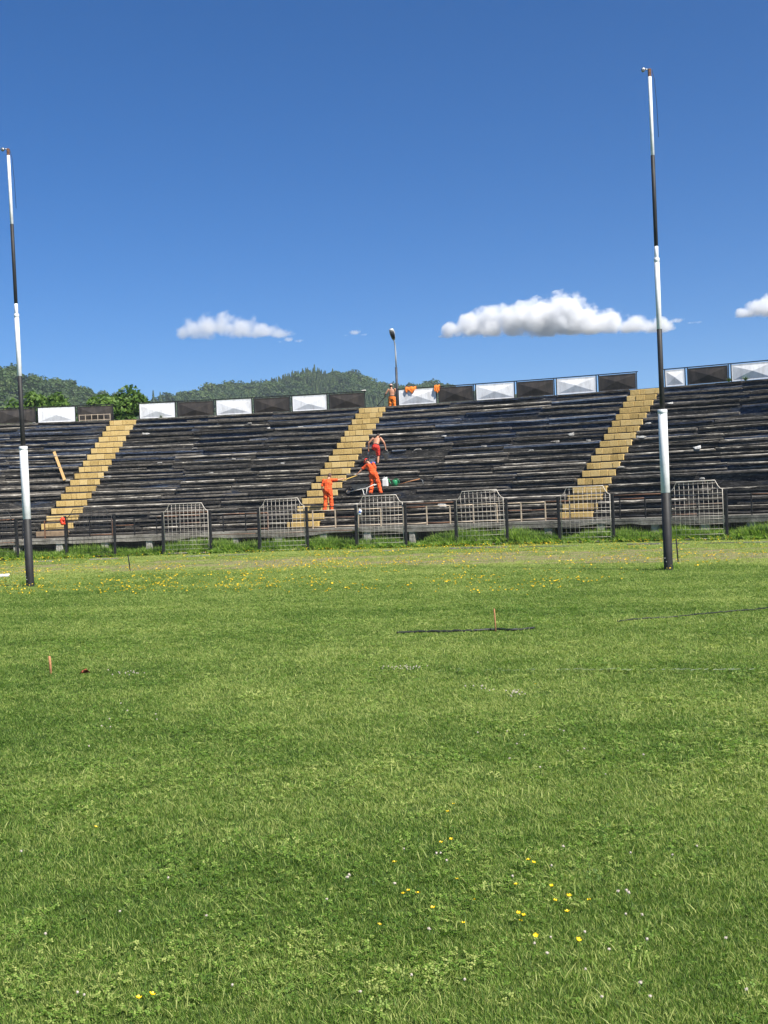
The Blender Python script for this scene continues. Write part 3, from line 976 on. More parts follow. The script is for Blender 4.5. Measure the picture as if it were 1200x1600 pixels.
PL_DULL = [plank_mesh(20 + i, 'plank_edge_dull') for i in range(5)]
PL_BLUE = [plank_mesh(40 + i, 'plank_edge_dull', 'plank_blue') for i in range(3)]

bounds = [PHI0] + [a for c_ in AISLE for a in (c_, c_)] + [PHI1]
for k in range(NROW):
    rk = R0 + k * TR
    zb, zt_ = zt(k) - RI, zt(k)
    mb = MB()
    # solid step, its top a little below the plank top
    mb.arc(rk, rk + TR + 0.02, zb - 0.25, zt_ - 0.112, PHI0, PHI1, 96)
    row = mb.build('terrace_row', 'terrace')
    row.data.transform(Matrix.Translation(-Vector(SL)))
    row.parent = stand
    # planks, sector by sector
    secs = [(PHI0, AISLE[0] - (HW + .015) / rk), (AISLE[0] + (HW + .015) / rk, AISLE[1] - (HW + .015) / rk),
            (AISLE[1] + (HW + .015) / rk, AISLE[2] - (HW + .015) / rk), (AISLE[2] + (HW + .015) / rk, PHI1)]
    for p0, p1 in secs:
        L = (p1 - p0) * rk
        n_ = max(1, round(L / 3.9))
        cuts = [0] + sorted((i + rp.uniform(-.22, .22)) / n_ for i in range(1, n_)) + [1]
        for i in range(n_):
            a0, a1 = p0 + (p1 - p0) * cuts[i], p0 + (p1 - p0) * cuts[i + 1]
            u = rp.random()
            worn = 0.80 - 0.55 * max(0, (k - 6) / 11.0)  # share of planks whose worn edge carries the painted sunlit line
            if 0.01 < u < worn: me_ = rp.choice(PL_WORN_LIT)
            elif u < worn + 0.18 and k > 8: me_ = rp.choice(PL_BLUE)
            else: me_ = rp.choice(PL_DULL)
            if rp.random() < 0.03 and 2 < k: continue                     # a board gone
            pm = (a0 + a1) / 2
            ln = (a1 - a0) * rk - rp.choice([0.01, 0.02, 0.05, 0.12])
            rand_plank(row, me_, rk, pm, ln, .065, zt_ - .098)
            if rp.random() < .93:                                          # remains of the lower board
                f0, f1 = (0, 1) if rp.random() < .78 else sorted((rp.random(), rp.random()))
                if f1 - f0 > .15:
                    rand_plank(row, rp.choice(PL_DULL + PL_BLUE * (1 if k > 8 else 0) + PL_WORN_LIT[:1]), rk, a0 + (a1 - a0) * (f0 + f1) / 2, (a1 - a0) * rk * (f1 - f0) * .99, .045, zb + .065, rp.uniform(.6, .95), 'riser_board')
# top coping
mb = MB(); mb.arc(RH - 0.20, RH + 0.34, ZH - 0.16, ZH - 0.015, PHI0, PHI1, 96)
o = mb.build('coping', 'concrete_dark', None); o.data.transform(Matrix.Translation(-SL)); o.parent = stand
mb = MB(); mb.arc(R0 + 17 * TR + TR - 0.01, RH + 0.30, ZH - 1.2, ZH - 0.165, PHI0, PHI1, 96)
o = mb.build('top_wall', 'concrete_dark', None); o.data.transform(Matrix.Translation(-SL)); o.parent = stand
# front walkway slab with broken edge, back wall below, pillars
mb = MB()
NS = 260
vs, fs = [], []
for i in range(NS + 1):
    p = PHI0 + (PHI1 - PHI0) * i / NS
    e1 = 0.05 * fnoise(np.array([p * 60]), np.array([0.0]), 1.2, 3)[0]
    e2 = 0.16 * max(0, fnoise(np.array([p * 60]), np.array([9.0]), 1.6, 4)[0] - 0.42) * 2.2
    vs += [pol(R0 - 0.95 + e1, p, 0.62 + e2), pol(R0 - 0.95 + e1 * .6, p, 0.90 - e1 * .3), pol(R0 + 0.05, p, 0.905), pol(R0 + 0.05, p, 0.60)]
for i in range(NS):
    a, b_ = i * 4, i * 4 + 4
    for j in range(4):
        l_ = (j + 1) % 4
        fs.append((a + j, b_ + j, b_ + l_, a + l_))
fs += [(0, 1, 2, 3), (NS * 4 + 3, NS * 4 + 2, NS * 4 + 1, NS * 4)]
mb.add(vs, fs)
o = mb.build('walkway_slab', 'concrete_pale', None); o.data.transform(Matrix.Translation(-SL)); o.parent = stand
mb = MB(); mb.arc(R0 - 0.12, R0 + 0.2, -0.3, 0.61, PHI0, PHI1, 96)
o = mb.build('base_wall', 'concrete_dark', None); o.data.transform(Matrix.Translation(-SL)); o.parent = stand
mb = MB(); mb.box((0, 0, 0.25), (0.30, 0.5, 0.92), bevel=0.02); PILLAR = mb.mesh('pillar', 'pillar_pale')
for px in (-42, 26, 93, 164, 233, 302, 368, 436, 506, 575, 645, 721, 787, 858, 940, 1025, 1103, 1176, 1260, 1345):
    p = phi_at(px, 832, R0 - 0.75)
    o = link('pillar', PILLAR, stand, pol(R0 - 0.63, p, 0) - SL, -p + rp.uniform(-.05, .05))
    o.scale = (rp.uniform(.85, 1.2), 1, 0.99)
# stairways: separate blocks, four or five to a step
BW = [0.26, 0.34, 0.42, 0.50]
def block_mesh(w, mat='step_yellow'):
    mb = MB(); mb.box((0, 0, 0), (w - 0.012, 0.30, 0.265), bevel=0.012)
    return mb.mesh('step_block', mat)
BLOCKS = {}
for si, a in enumerate(AISLE):
    st = link('stairway', None, stand, pol(R0, a, 0) - SL)
    SLS = pol(R0, a, 0)
    mb = MB()
    for k in range(NROW):                               # dark slab under each course
        rk = R0 + k * TR
        mb.arc(rk - 0.10, rk + 0.2, zt(k) - RI - 0.055, zt(k) - RI + 0.045, a - (HW + .01) / rk, a + (HW + .01) / rk, 2)
        mb.arc(rk + 0.19, rk + TR - 0.11, zt(k) - 0.12, zt(k) - 0.052, a - (HW + .005) / rk, a + (HW + .005) / rk, 2)
    o = mb.build('tread', 'concrete_dark', None); o.data.transform(Matrix.Translation(-SLS)); o.parent = st
    for k in range(NROW):
        rk = R0 + k * TR
        if k == 0:
            mb = MB(); mb.box((0, 0, 0), (2 * HW - 0.02, 0.34, 0.27), bevel=0.02)
            o = mb.build('bottom_step', 'brown_step' if si == 0 else 'step_yellow', st)
            o.location = pol(rk + 0.03, a, zt(k) - 0.17) - SLS; o.rotation_euler = (0, 0, -a)
            continue
        pat = rp.choice([[.42, .50, .56], [.26, .34, .42, .46], [.5, .26, .5, .22], [.36, .44, .36, .32], [.30, .56, .34, .28], [.46, .46, .56]])
        if rp.random() < .5: pat = pat[::-1]
        x = -HW
        for w in pat:
            w = round(w * (2 * HW) / sum(pat), 2)
            if w not in BLOCKS: BLOCKS[w] = block_mesh(w)
            o = link('step_block', BLOCKS[w], st)
            xx = x + w / 2
            o.location = pol(rk - 0.02 + 0.05 + rp.uniform(-.012, .012), a + xx / rk, zt(k) - 0.172 + rp.uniform(-.006, .006)) - SLS
            o.rotation_euler = (0, rp.gauss(0, .006), -a + rp.gauss(0, .012))
            x += w
# scraps of torn felt and plaster on the rows
SCR = []
for i in range(6):
    mb = MB(); r_ = random.Random(i)
    ring = [(math.cos(g) * r_.uniform(.7, 1.2), math.sin(g) * r_.uniform(.5, 1)) for g in np.linspace(0, 6.283, 8)[:-1]]
    vs = [(x * .16, y * .07, r_.uniform(0, .05)) for x, y in ring] + [(x * .15, y * .06 + .01, r_.uniform(.04, .10)) for x, y in ring]
    nr_ = len(ring)
    mb.add(vs, [tuple(reversed(range(nr_))), tuple(range(nr_, 2 * nr_))] + [(i2, (i2 + 1) % nr_, nr_ + (i2 + 1) % nr_, nr_ + i2) for i2 in range(nr_)])
    SCR.append(mb.mesh('scrap', 'scrap'))
def on_row(px, k, back=0.2, py=None):
    """spot on the tread of terrace row k seen in the direction of pixel column px"""
    r_ = R0 + k * TR + back
    y = py if py is not None else 700
    return r_, phi_at(px, y, r_)
scraps = [(706, 682, 13), (905, 676, 12), (228, 677, 14), (372, 721, 10), (700, 797, 2), (850, 705, 11), (1025, 661, 13), (1053, 629, 15), (1015, 681, 11), (985, 733, 7), (927, 690, 10),
          (305, 705, 11), (160, 748, 6), (420, 672, 14), (470, 667, 14), (1120, 750, 6), (770, 702, 11), (660, 706, 10), (880, 690, 11), (30, 665, 13), (24, 783, 2), (390, 663, 15), (455, 720, 10), (250, 722, 9), (330, 745, 7), (1110, 697, 10)]
for i, (px, py, k) in enumerate(scraps):
    r_ = R0 + k * TR + 0.03
    p = phi_at(px, py, r_)
    k = min(range(NROW), key=lambda q: abs(zt(q) - z_at(px, py, R0 + q * TR)))
    r_ = R0 + k * TR - 0.02
    o = link('scrap', SCR[i % 6], None, pol(r_, p, zt(k) + 0.005), -p + rp.uniform(-.2, .2))
    s_ = rp.uniform(.7, 1.5); o.scale = (s_, s_, s_ * rp.uniform(.6, 1.3))
    tag(o, 'small pale scrap of torn felt lying on a bench edge of the terraces', 'debris', 'scraps on the terraces')

# ================================================================== HOARDING ALONG THE TOP
def panel_mesh(w, mat, ax=0.5, az=0.5):
    h = HH - 0.06
    mb = MB()
    i_, dpt = 0.05, 0.075
    o_ = [(-w / 2, 0, 0), (w / 2, 0, 0), (w / 2, 0, h), (-w / 2, 0, h)]
    n_ = [(-w / 2 + i_, 0.005, i_), (w / 2 - i_, 0.005, i_), (w / 2 - i_, 0.005, h - i_ * 1.8), (-w / 2 + i_, 0.005, h - i_ * 1.8)]
    ap = (-w / 2 + w * ax, -dpt, h * az)
    bk = [(x, 0.02, z) for x, _, z in o_]
    mb.add(o_ + n_ + [ap] + bk, [(j, (j + 1) % 4, 4 + (j + 1) % 4, 4 + j) for j in range(4)] + [(4 + j, 4 + (j + 1) % 4, 8) for j in range(4)]
           + [(12, 11, 10, 9)] + [(j, 9 + j, 9 + (j + 1) % 4, (j + 1) % 4) for j in range(4)])
    return mb.mesh('panel', mat)
HP = [[-66, -4, 57.5, 120, 178.5], [216, 276, 336, 395.5, 455, 513, 572], [621, 684, 742, 806, 868, 934, 997], [1003.5 + 35, 1073, 1141, 1211, 1282]]
HY = lambda px: 660 - (px / 1200.0) * 62
FIRST = ['white', 'white', 'white', 'white']
LBL = ['black and white creased hoarding with a small railing before its last black panel', 'black and white creased hoarding between the stairways, hills showing above it',
       'black and white creased hoarding with orange jackets hung over its end', 'black and white creased hoarding beyond the taller striped goalpost']
for si, xs in enumerate(HP):
    ph_ = [phi_at(x, HY(x), RH) for x in xs]
    if si == 3:
        ph_[0] = AISLE[2] + (HW + 0.05) / RH
    pm = (ph_[0] + ph_[-1]) / 2
    ho = thing('hoarding', LBL[si], 'hoarding', pol(RH, pm, ZH), 0, 'hoardings along the top of the terraces')
    HO = pol(RH, pm, ZH)
    for i in range(len(ph_) - 1):
        a0, a1 = ph_[i], ph_[i + 1]
        w = (a1 - a0) * RH - 0.20
        white = (i % 2 == 0) == (FIRST[si] == 'white')
        if si == 0: white = (i % 2 == 0)
        o = link('panel', panel_mesh(w, 'sheet_white' if white else 'sheet_black', rp.uniform(.47, .53), rp.uniform(.48, .56) if si > 1 else rp.uniform(.40, .5)), ho)
        o.location = pol(RH - 0.02, (a0 + a1) / 2, ZH + 0.02) - HO
        o.rotation_euler = (0, 0, -(a0 + a1) / 2)
    for i, a in enumerate(ph_):
        for s_ in ((-1, 1) if 0 < i < len(ph_) - 1 else ((1,) if i == 0 else (-1,))):
            mb = MB(); mb.box((0, 0, HH / 2 - 0.04), (0.045, 0.05, HH + 0.08 - .0))
            o = mb.build('frame_post', 'fence_black', ho)
            o.location = pol(RH + 0.02, a + s_ * 0.065 / RH, ZH) - HO
            o.rotation_euler = (0, 0, -a)
    mb = MB(); mb.arc(RH - 0.005, RH + 0.045, ZH + HH - 0.002, ZH + HH + 0.045, ph_[0] - 0.0002, ph_[-1] + 0.0002, 24)
    o = mb.build('top_rail', 'fence_black', None); o.data.transform(Matrix.Translation(-HO)); o.parent = ho
    if si == 1:
        mb = MB(); mb.box((0, 0, 0), (0.24, 0.12, 0.05), bevel=.01)
        o = mb.build('end_cap', 'pipe_white', ho); o.location = pol(RH, ph_[-1] - 0.10 / RH, ZH + HH + 0.072) - HO; o.rotation_euler = (0, 0, -ph_[-1])
HPH = HP
# little railing leaning before the last black panel
pa, pb = phi_at(124, 655, RH - 0.35), phi_at(172, 653, RH - 0.35)
rl = thing('low_railing', 'short rusty pale railing standing before a black hoarding panel', 'railing', pol(RH - 0.35, (pa + pb) / 2, ZH - 0.02), -(pa + pb) / 2)
w = (pb - pa) * RH
for z_ in (0.05, 0.34):
    mb = MB(); mb.box((0, 0, z_), (w, 0.03, 0.03)); mb.build('rail', 'rail_cream', rl)
for i in range(6):
    mb = MB(); mb.box((-w / 2 + w * i / 5, 0, 0.17), (0.03, 0.035, 0.40)); mb.build('bar', 'rail_cream', rl)

# ================================================================== RAILING ON THE FRONT WALKWAY
RR = R0 - 0.80
gr = thing('guard_railing', 'low two-bar guard railing along the front walkway of the terraces, cream and black', 'railing', pol(RR, 0.237, 0.9))
GO = pol(RR, 0.237, 0.9)
step = 1.02 / RR
i = 0
p = PHI0 + 0.02
pc0, pc1 = phi_at(488, 805, RR), phi_at(872, 800, RR)
while p < PHI1 - 0.02:
    cream = pc0 < p < pc1
    mat = 'rail_cream' if cream else ('rust' if rp.random() < .12 else 'fence_black')
    mb = MB(); mb.box((0, 0, 0.39), (0.048, 0.048, 0.80), bevel=.004)
    o = mb.build('baluster', mat, gr, pol(RR, p, 0.9) - GO, -p + rp.uniform(-.05, .05))
    o.rotation_euler.y = rp.gauss(0, .012)
    for z_, rad in ((0.77, .022), (0.46, .018), (0.08, .022)):
        if z_ == 0.46 and rp.random() < .10 and not cream: continue
        mb = MB()
        q0, q1 = pol(RR, p, 0.9 + z_), pol(RR, p + step * .998, 0.9 + z_)
        sag = rp.uniform(-.02, .01)
        mb.tube([q0 - GO, (q0 + q1) / 2 - GO + Vector((0, 0, sag)), q1 - GO], rad, 6)
        mb.build('rail', ('rail_cream' if rp.random() < .8 else 'rust') if cream else ('fence_black' if rp.random() < .75 else 'rust'), gr)
    p += step

# ================================================================== PITCH FENCE
fence = thing('pitch_fence', 'black post and wire fence with pale notched grid panels before the terraces', 'fence', pol(RF, 0.29, 0))
FO = pol(RF, 0.29, 0)
FI0, FI1 = -3, 18
mbp = MB(); mbp.box((0, 0, FH / 2 - 0.1), (0.105, 0.105, FH + 0.2), bevel=.008); FPOST = mbp.mesh('post', 'fence_black')
def fphi(i): return PF + i * DF
def grid_panel(w, top, mat_f, mat_w):
    """welded grid panel with stepped-in shoulders; returns frame and wire meshes"""
    fr, wr = MB(), MB()
    x0, sh, nt_ = w / 2, top - 0.33, 0.26
    path = [(-x0, 0, 0.03), (-x0, 0, sh)]
    path += [(-x0 + 0.08, 0, sh + 0.03), (-x0 + nt_ * .62, 0, sh + 0.13), (-x0 + nt_, 0, top)]
    path += [(-x, 0, z) for x, _, z in reversed(path)]
    fr.tube(path, 0.016, 6)
    fr.tube([(-x0, 0, 0.05), (x0, 0, 0.05)], 0.014, 6)
    n_ = 11
    for i in range(1, n_):
        x = -x0 + w * i / n_
        zt2 = top if abs(x) < x0 - nt_ else sh + 0.06 + (top - sh) * max(0, (x0 - abs(x)) / nt_ - .25)
        wr.tube([(x, 0.006, 0.03), (x + rp.gauss(0, .008), 0.006, zt2 * .5), (x, 0.006, zt2)], 0.0065, 4)
    m_ = 11
    for j in range(1, m_ + 1):
        z = 0.03 + (top - 0.05) * j / (m_ + 0.4)
        xx = x0 if z < sh else x0 - nt_
        wr.tube([(-xx, -0.006, z), (0, -0.006, z + rp.gauss(0, .006)), (xx, -0.006, z)], 0.0065, 4)
    return fr.mesh('frame', mat_f), wr.mesh('wire_grid', mat_w)
for i in range(FI0, FI1):
    p = fphi(i)
    o = link('post', FPOST, fence, pol(RF, p, 0) - FO, -p)
    o.rotation_euler = (rp.gauss(0, .012), rp.gauss(0, .010), -p)
    pm = p + DF / 2
    W = DF * RF
    if i % 2 and i >= 3 and i < 16:
        top = 2.20 + rp.uniform(-.03, .03)
        gp = link('grid_panel', None, fence, pol(RF - 0.03, pm, 0.02) - FO, -pm)
        gp.rotation_euler = (rp.gauss(0, .012), rp.gauss(0, .008), -pm)
        f_, w_ = grid_panel(W - 0.19, top, 'panel_wire', 'panel_wire')
        link('frame', f_, gp)
        tag(link('wire_grid', w_, gp), kind='stuff')
    elif i % 2:
        gp = link('grid_panel', None, fence, pol(RF - 0.03, pm, 0.02) - FO, -pm)
        f_, w_ = grid_panel(W - 0.19, 2.12, 'wire_black', 'wire_black')
        link('frame', f_, gp)
        tag(link('wire_grid', w_, gp), kind='stuff')
    else:
        mb = MB()
        for j in range(1, 24):
            x = -W / 2 + W * j / 24
            mb.tube([(x, 0, 0.02), (x + rp.gauss(0, .01), 0, 0.75)], 0.0035, 3)
        for z_ in (0.10, 0.26, 0.42, 0.58, 0.74):
            mb.tube([(-W / 2, 0, z_), (0, 0, z_ + rp.gauss(0, .012)), (W / 2, 0, z_)], 0.0035, 3)
        tag(mb.build('wire_mesh', 'wire_black', fence, pol(RF, pm, 0) - FO, -pm), kind='stuff')
    # rails
    for z_, rad in ((FH - 0.06, 0.020), (0.80, 0.014)):
        mb = MB(); mb.tube([(-W / 2, 0.03, z_), (0, 0.03, z_ + rp.gauss(0, .01)), (W / 2, 0.03, z_)], rad, 6)
        mb.build('rail', 'fence_black' if rp.random() < .8 else 'rust', fence, pol(RF, pm, 0) - FO, -pm)
# low kerb of the old track
for i in range(30):
    if rp.random() < .35: continue
    p0 = -0.10 + i * 0.025; p1 = p0 + 0.0245 * rp.uniform(.6, 1)
    pm = (p0 + p1) / 2
    mb = MB(); mb.arc(RF - 3.12, RF - 3.0, -0.1, 0.055 + rp.uniform(-.02, .01), p0, p1, 4)
    kb = mb.build('kerb', 'concrete_pale')
    tag(kb, 'length of low pale concrete kerb half sunk in grass before the fence', 'kerb', 'sunken kerb lengths along the track')

# ================================================================== STRIPED POSTS
def goalpost(px, py, label, side, lean=0.0, zs=1.0):
    base = ground(px, py)
    t = thing('striped_post', label, 'goalpost', base, 0, 'tall black and white posts')
    H_ = 11.55
    br = [0, 1.775, 3.68, 5.52, 7.42, 9.50, 11.38]
    seg = [(0, 1.775, 0.101, 'paint_black'), (1.775, 3.68, 0.101, 'paint_white'), (3.68, 5.52, 0.058, 'paint_black'), (5.52, 7.12, 0.058, 'paint_white'), (7.12, 7.42, 0.045, 'paint_white'),
           (7.42, 9.50, 0.045, 'paint_black'), (9.50, 11.30, 0.040, 'paint_white')]
    for i, (a, b_, r_, m_) in enumerate(seg):
        mb = MB()
        mb.lathe([(r_ - .004, a - (.25 if i == 0 else 0)), (r_, a + .004), (r_, b_ - .004), (r_ - .006, b_), (0.001, b_)], 24)
        mb.build('pipe_section', m_, t)
    for z_, r_ in ((3.63, 0.107), (7.10, 0.063)):
        mb = MB(); mb.lathe([(r_ - .006, z_ - .045), (r_, z_ - .04), (r_, z_ + .045), (r_ - .008, z_ + .052), (.03, z_ + .052)], 24); mb.build('collar', 'paint_white', t)
    # pulley head
    mb = MB()
    mb.box((0, 0, 11.39), (0.07, 0.06, 0.18), bevel=.01); mb.build('pulley_bracket', 'rust', t)
    mb = MB()
    mb.tube([(-0.02, 0, 11.46), (-0.12 * side, 0, 11.48)], 0.014, 8)
    q = MB()
    prof = [(0.015, -.022), (.045, -.022), (.034, 0), (.045, .022), (.015, .022)]
    q.lathe(prof, 14)
    rm = Matrix.Rotation(math.pi / 2, 3, 'X')
    mb.add([rm @ Vector(v) + Vector((-0.14 * side, 0, 11.46)) for v in q.v], q.f, 0, True)
    mb.build('pulley', 'steel', t)
    mb = MB(); mb.tube([(0.05, -0.03, 11.45), (0.10, -.03, 11.2), (0.13, -.03, 10.6), (0.14, -.03, 9.9)], 0.006, 4); mb.build('rope_end', 'hose_black', t)
    for dx, z_ in ((-0.06, 0.20), (-0.085, 0.28)):
        mb = MB(); mb.ball((dx, -math.sqrt(max(.0001, .101 ** 2 - dx * dx)), z_), 0.014, 0, 8, 6); mb.build('bolt', 'steel', t)
    t.rotation_euler.y = lean
    t.scale.z = zs
    return t
goalpost(47.5, 917, 'tall black and white striped post beside the white pipe lying on the grass', 1, -0.0115, 0.976)
goalpost(1044.5, 891, 'tall black and white striped post with a thin black stake standing close by', 1, 0, 0.992)

gp = [ground(47.5, 914), ground(1044.5, 889)]
n = 150
ga = rng.uniform(0, 6.283, n); gd = 0.11 + 0.16 * rng.random(n) ** 1.5; gi_ = rng.integers(0, 2, n)
GX = np.array([gp[i].x for i in gi_]) + gd * np.cos(ga); GY = np.array([gp[i].y for i in gi_]) + gd * np.sin(ga)
gs = rng.uniform(.25, .5, n)
scatter('long_grass', np.stack([GX, GY, 0 * GX], 1), np.stack([rng.normal(0, .2, n), rng.normal(0, .2, n), ga], 1), np.stack([gs, gs, gs], 1), rng.uniform(.3, .9, n), rng.integers(0, 4, n), weeds,
        'unmown longer grass round the feet of the striped posts', 'grass')
def crest_plant(px, py, s_, label):
    p = phi_at(px, py, RH - .12)
    mb = MB(); r_ = random.Random(int(px))
    for i in range(26):
        g = r_.uniform(0, 6.283); l_ = r_.uniform(.10, .28) * s_
        d_ = Vector((math.cos(g) * .6, math.sin(g) * .4, r_.uniform(.3, 1))).normalized()
        q = d_ * l_; sd_ = d_.cross(Vector((0, 0, 1))).normalized() * .035 * s_
        mb.add([(0, 0, 0), q * .55 + sd_, q, q * .55 - sd_], [(0, 1, 2, 3)])
    tag(mb.build('weed_plant', 'crest_leaf', None, pol(RH - .12, p, ZH - .02), -p), label, 'plant', 'weeds rooted on the crest')
simple('crest_leaf', (0.14, 0.22, 0.035), 0.6, var=0.3)
crest_plant(1139, 598, 1.2, 'green weed rooted at the foot of a hoarding post beyond the taller striped post')
crest_plant(1165, 600, 1.0, 'small yellowish weed sprouting below a white hoarding panel on the crest')
crest_plant(252, 652, .8, 'brownish weed tuft at the foot of the first white panel past the stair gap')

# ================================================================== SMALL THINGS ON THE PITCH
def stake(px, py, top_py, rad, mat, name, label, cat, lean=0.0, tpx=None):
    b_ = ground(px, py)
    tp = at_depth(px if tpx is None else tpx, top_py, b_.y)
    mb = MB()
    d = tp - b_
    mb.tube([(0, 0, -0.15), tuple(d * .5), tuple(d * .97), tuple(d)], [rad * .7, rad, rad, rad * .6], 8)
    o = mb.build(name, mat, None, b_)
    return tag(o, label, cat)
stake(80, 1053, 1025, 0.014, 'stake_wood', 'wooden_stake', 'short reddish wooden stake stuck in the mown grass', 'stake', tpx=77)
stake(775, 987, 951, 0.010, 'stake_wood', 'iron_rod', 'thin rusty rod standing in the grass where the black hose lies', 'rod', tpx=772)
stake(204, 893, 868, 0.017, 'fence_black', 'black_stake', 'thin black stake leaning in the flowers in front of the fence', 'stake', tpx=200)
stake(1060, 880, 842, 0.018, 'fence_black', 'black_stake', 'thin black leaning stake close behind the striped post', 'stake', tpx=1056.5)
# white pipe
a = ground(-40, 905); b_ = ground(15, 902)
mb = MB(); d = b_ - a
mb.tube([Vector((0, 0, .06)), d + Vector((0, 0, .06))], 0.055, 12); 
tag(mb.build('white_pipe', 'pipe_white', None, a), 'white pipe lying on the grass beside the striped post', 'pipe')
# hose
def hose(pts, name, label, rad=0.02):
    g = [ground(x, y) for x, y in pts]
    o0 = g[0].copy()
    fine = []
    for i in range(len(g) - 1):
        p0, p1, p2, p3 = g[max(i - 1, 0)], g[i], g[i + 1], g[min(i + 2, len(g) - 1)]
        for s in range(8):
            t = s / 8
            q = 0.5 * ((2 * p1) + (p2 - p0) * t + (2 * p0 - 5 * p1 + 4 * p2 - p3) * t * t + (3 * p1 - p0 - 3 * p2 + p3) * t ** 3)
            fine.append(q - o0 + Vector((0, 0, rad * .6 + .014 + rp.uniform(-.006, .006))))
    fine.append(g[-1] - o0 + Vector((0, 0, rad + .01)))
    mb = MB(); mb.tube(fine, rad, 8)
    return tag(mb.build(name, 'hose_black', None, o0), label, 'hose')
hose([(620, 991), (650, 990), (700, 989), (740, 988), (775, 986), (800, 987), (835, 984)], 'black_hose', 'black hose lying in the grass at the foot of the thin rusty rod', 0.016)
hose([(965, 973), (1000, 969), (1060, 965), (1120, 959), (1170, 955), (1215, 950), (1270, 945)], 'black_hose', 'thin black hose running through the grass on its own, away from the rod', 0.009)
# scrap of red plastic
p = ground(132, 1053)
mb = MB()
vs = [(-.05, 0, .02), (-.02, -.03, .04), (.02, .01, .055), (.06, 0, .02), (.03, .05, .03), (-.03, .05, .02)]
mb.add(vs + [(x, y, z - .02) for x, y, z in vs], [(0, 1, 2, 3, 4, 5), (11, 10, 9, 8, 7, 6)] + [(i, 6 + i, 6 + (i + 1) % 6, (i + 1) % 6) for i in range(6)])
tag(mb.build('red_scrap', 'rust_red', None, p), 'small crumpled red plastic scrap in the grass near the wooden stake', 'litter')
# worn chalk line: broken dashes of whitewash left on the turf
mb = MB()
for i in range(150):
    px = -60 + i * 8.7 + rp.uniform(-3, 3)
    if fnoise(np.array([px * 1.0]), np.array([2.0]), 90, 17)[0] < 0.50 or rp.random() < .45: continue
    g = ground(px, 1053 + rp.uniform(-1.2, 1.2)); w_ = rp.uniform(.015, .05)
    mb.add([(g.x - w_, g.y - .02, .045), (g.x + w_, g.y - .015, .05), (g.x + w_ * .8, g.y + .02, .045), (g.x - w_ * .9, g.y + .02, .04)], [(0, 1, 2, 3)])
tag(mb.build('pitch_line', 'chalk'), 'faint worn white line marked across the mown grass', 'marking', kind='stuff')
# flowers in the near grass, one by one
def buttercup():
    s_, p_ = MB(), MB()
    s_.tube([(0, 0, -0.02), (0.006, 0.002, 0.05), (0.002, 0.0, 0.085)], [0.0016, 0.0013, 0.0011], 5)
    for j in range(5):
        g = 2 * math.pi * j / 5
        c_, s2 = math.cos(g), math.sin(g)
        q = lambda r_, w_, z_: (0.002 + r_ * c_ - w_ * s2, r_ * s2 + w_ * c_, 0.085 + z_)
        p_.add([q(0, 0, 0), q(.008, -.006, .003), q(.0135, -.004, .009), q(.0135, .004, .009), q(.008, .006, .003)], [(0, 1, 2, 3, 4)])
    p_.ball((0.002, 0, .089), (.004, .004, .003), 0, 6, 4)
    return s_.mesh('stem', 'stem_green'), p_.mesh('petals', 'petal_yellow')
def clover():
    s_, p_ = MB(), MB()
    s_.tube([(0, 0, -0.02), (0.004, 0.002, 0.04), (0.0, 0.0, 0.066)], 0.0014, 5)
    r_ = random.Random(2)
    for j in range(34):
        z_ = r_.uniform(-.5, 1); g = r_.uniform(0, 6.283); rr_ = math.sqrt(1 - z_ * z_)
        n_ = Vector((rr_ * math.cos(g), rr_ * math.sin(g), z_))
        a_ = n_.orthogonal().normalized() * .0026
        c_ = Vector((0, 0, .068))
        p_.add([c_ + n_ * .002 + a_, c_ + n_ * .0115 + n_.cross(a_) * .8, c_ + n_ * .002 - a_], [(0, 1, 2)])
    p_.ball((0, 0, .068), .0075, 0, 7, 5)
    return s_.mesh('stem', 'stem_green'), p_.mesh('flower_head', 'clover_white')
BC, CV = buttercup(), clover()
CLV = {None: ('lone round white clover flower in open mown grass among the buttercups', 'lone white clover flowers'),
       0: ('white clover flower in the tight clover patch across from the rusty rod', 'tight clover patch'),
       1: ('white clover flower in the loose clover patch beside the lone buttercup', 'loose clover patch'),
       2: ('white clover flower in the thin clover patch near the wooden stake', 'clover patch by the stake'),
       3: ('sparse white clover flower between the tight and the loose clover patches', 'sparse clover between patches'),
       4: ('small white clover flower in bare mown grass past the wooden stake', 'clover past the stake'),
       5: ('small white clover flower scattered between loose patch and the buttercups', 'clover between patch and buttercups')}
def flower(px, py, kind, s=1.0, where=None):
    g = ground(px, py)
    if kind == 'b':
        t = thing('buttercup', 'single yellow buttercup standing in the mown grass', 'flower', g, rp.uniform(0, 6.28), 'buttercups scattered over the mown grass')
        link('stem', BC[0], t); link('petals', BC[1], t)
    else:
        lb_, gr_ = CLV[where]
        t = thing('clover_flower', lb_, 'flower', g, rp.uniform(0, 6.28), gr_)
        link('stem', CV[0], t); link('flower_head', CV[1], t)
    t.scale = (s, s, s); t.rotation_euler.x = rp.gauss(0, .2); t.rotation_euler.y = rp.gauss(0, .2)
Z8 = lambda L_: [(500 + x / 2, 1250 + y / 2) for x, y in L_]
for x, y in Z8([(418, 35), (400, 68), (410, 145), (376, 163), (232, 230), (655, 225), (423, 283), (280, 314), (267, 327), (305, 331), (624, 300), (726, 297), (475, 344), (776, 339), (725, 344), (848, 354),
                (617, 385), (640, 394), (775, 389), (618, 415), (355, 376), (448, 418), (176, 424), (672, 452), (790, 467)]) + [(227, 1577), (214, 1583), (838, 1076), (143, 1305), (830, 1362)]:
    flower(x, y + 4, 'b', rp.uniform(.58, .76))
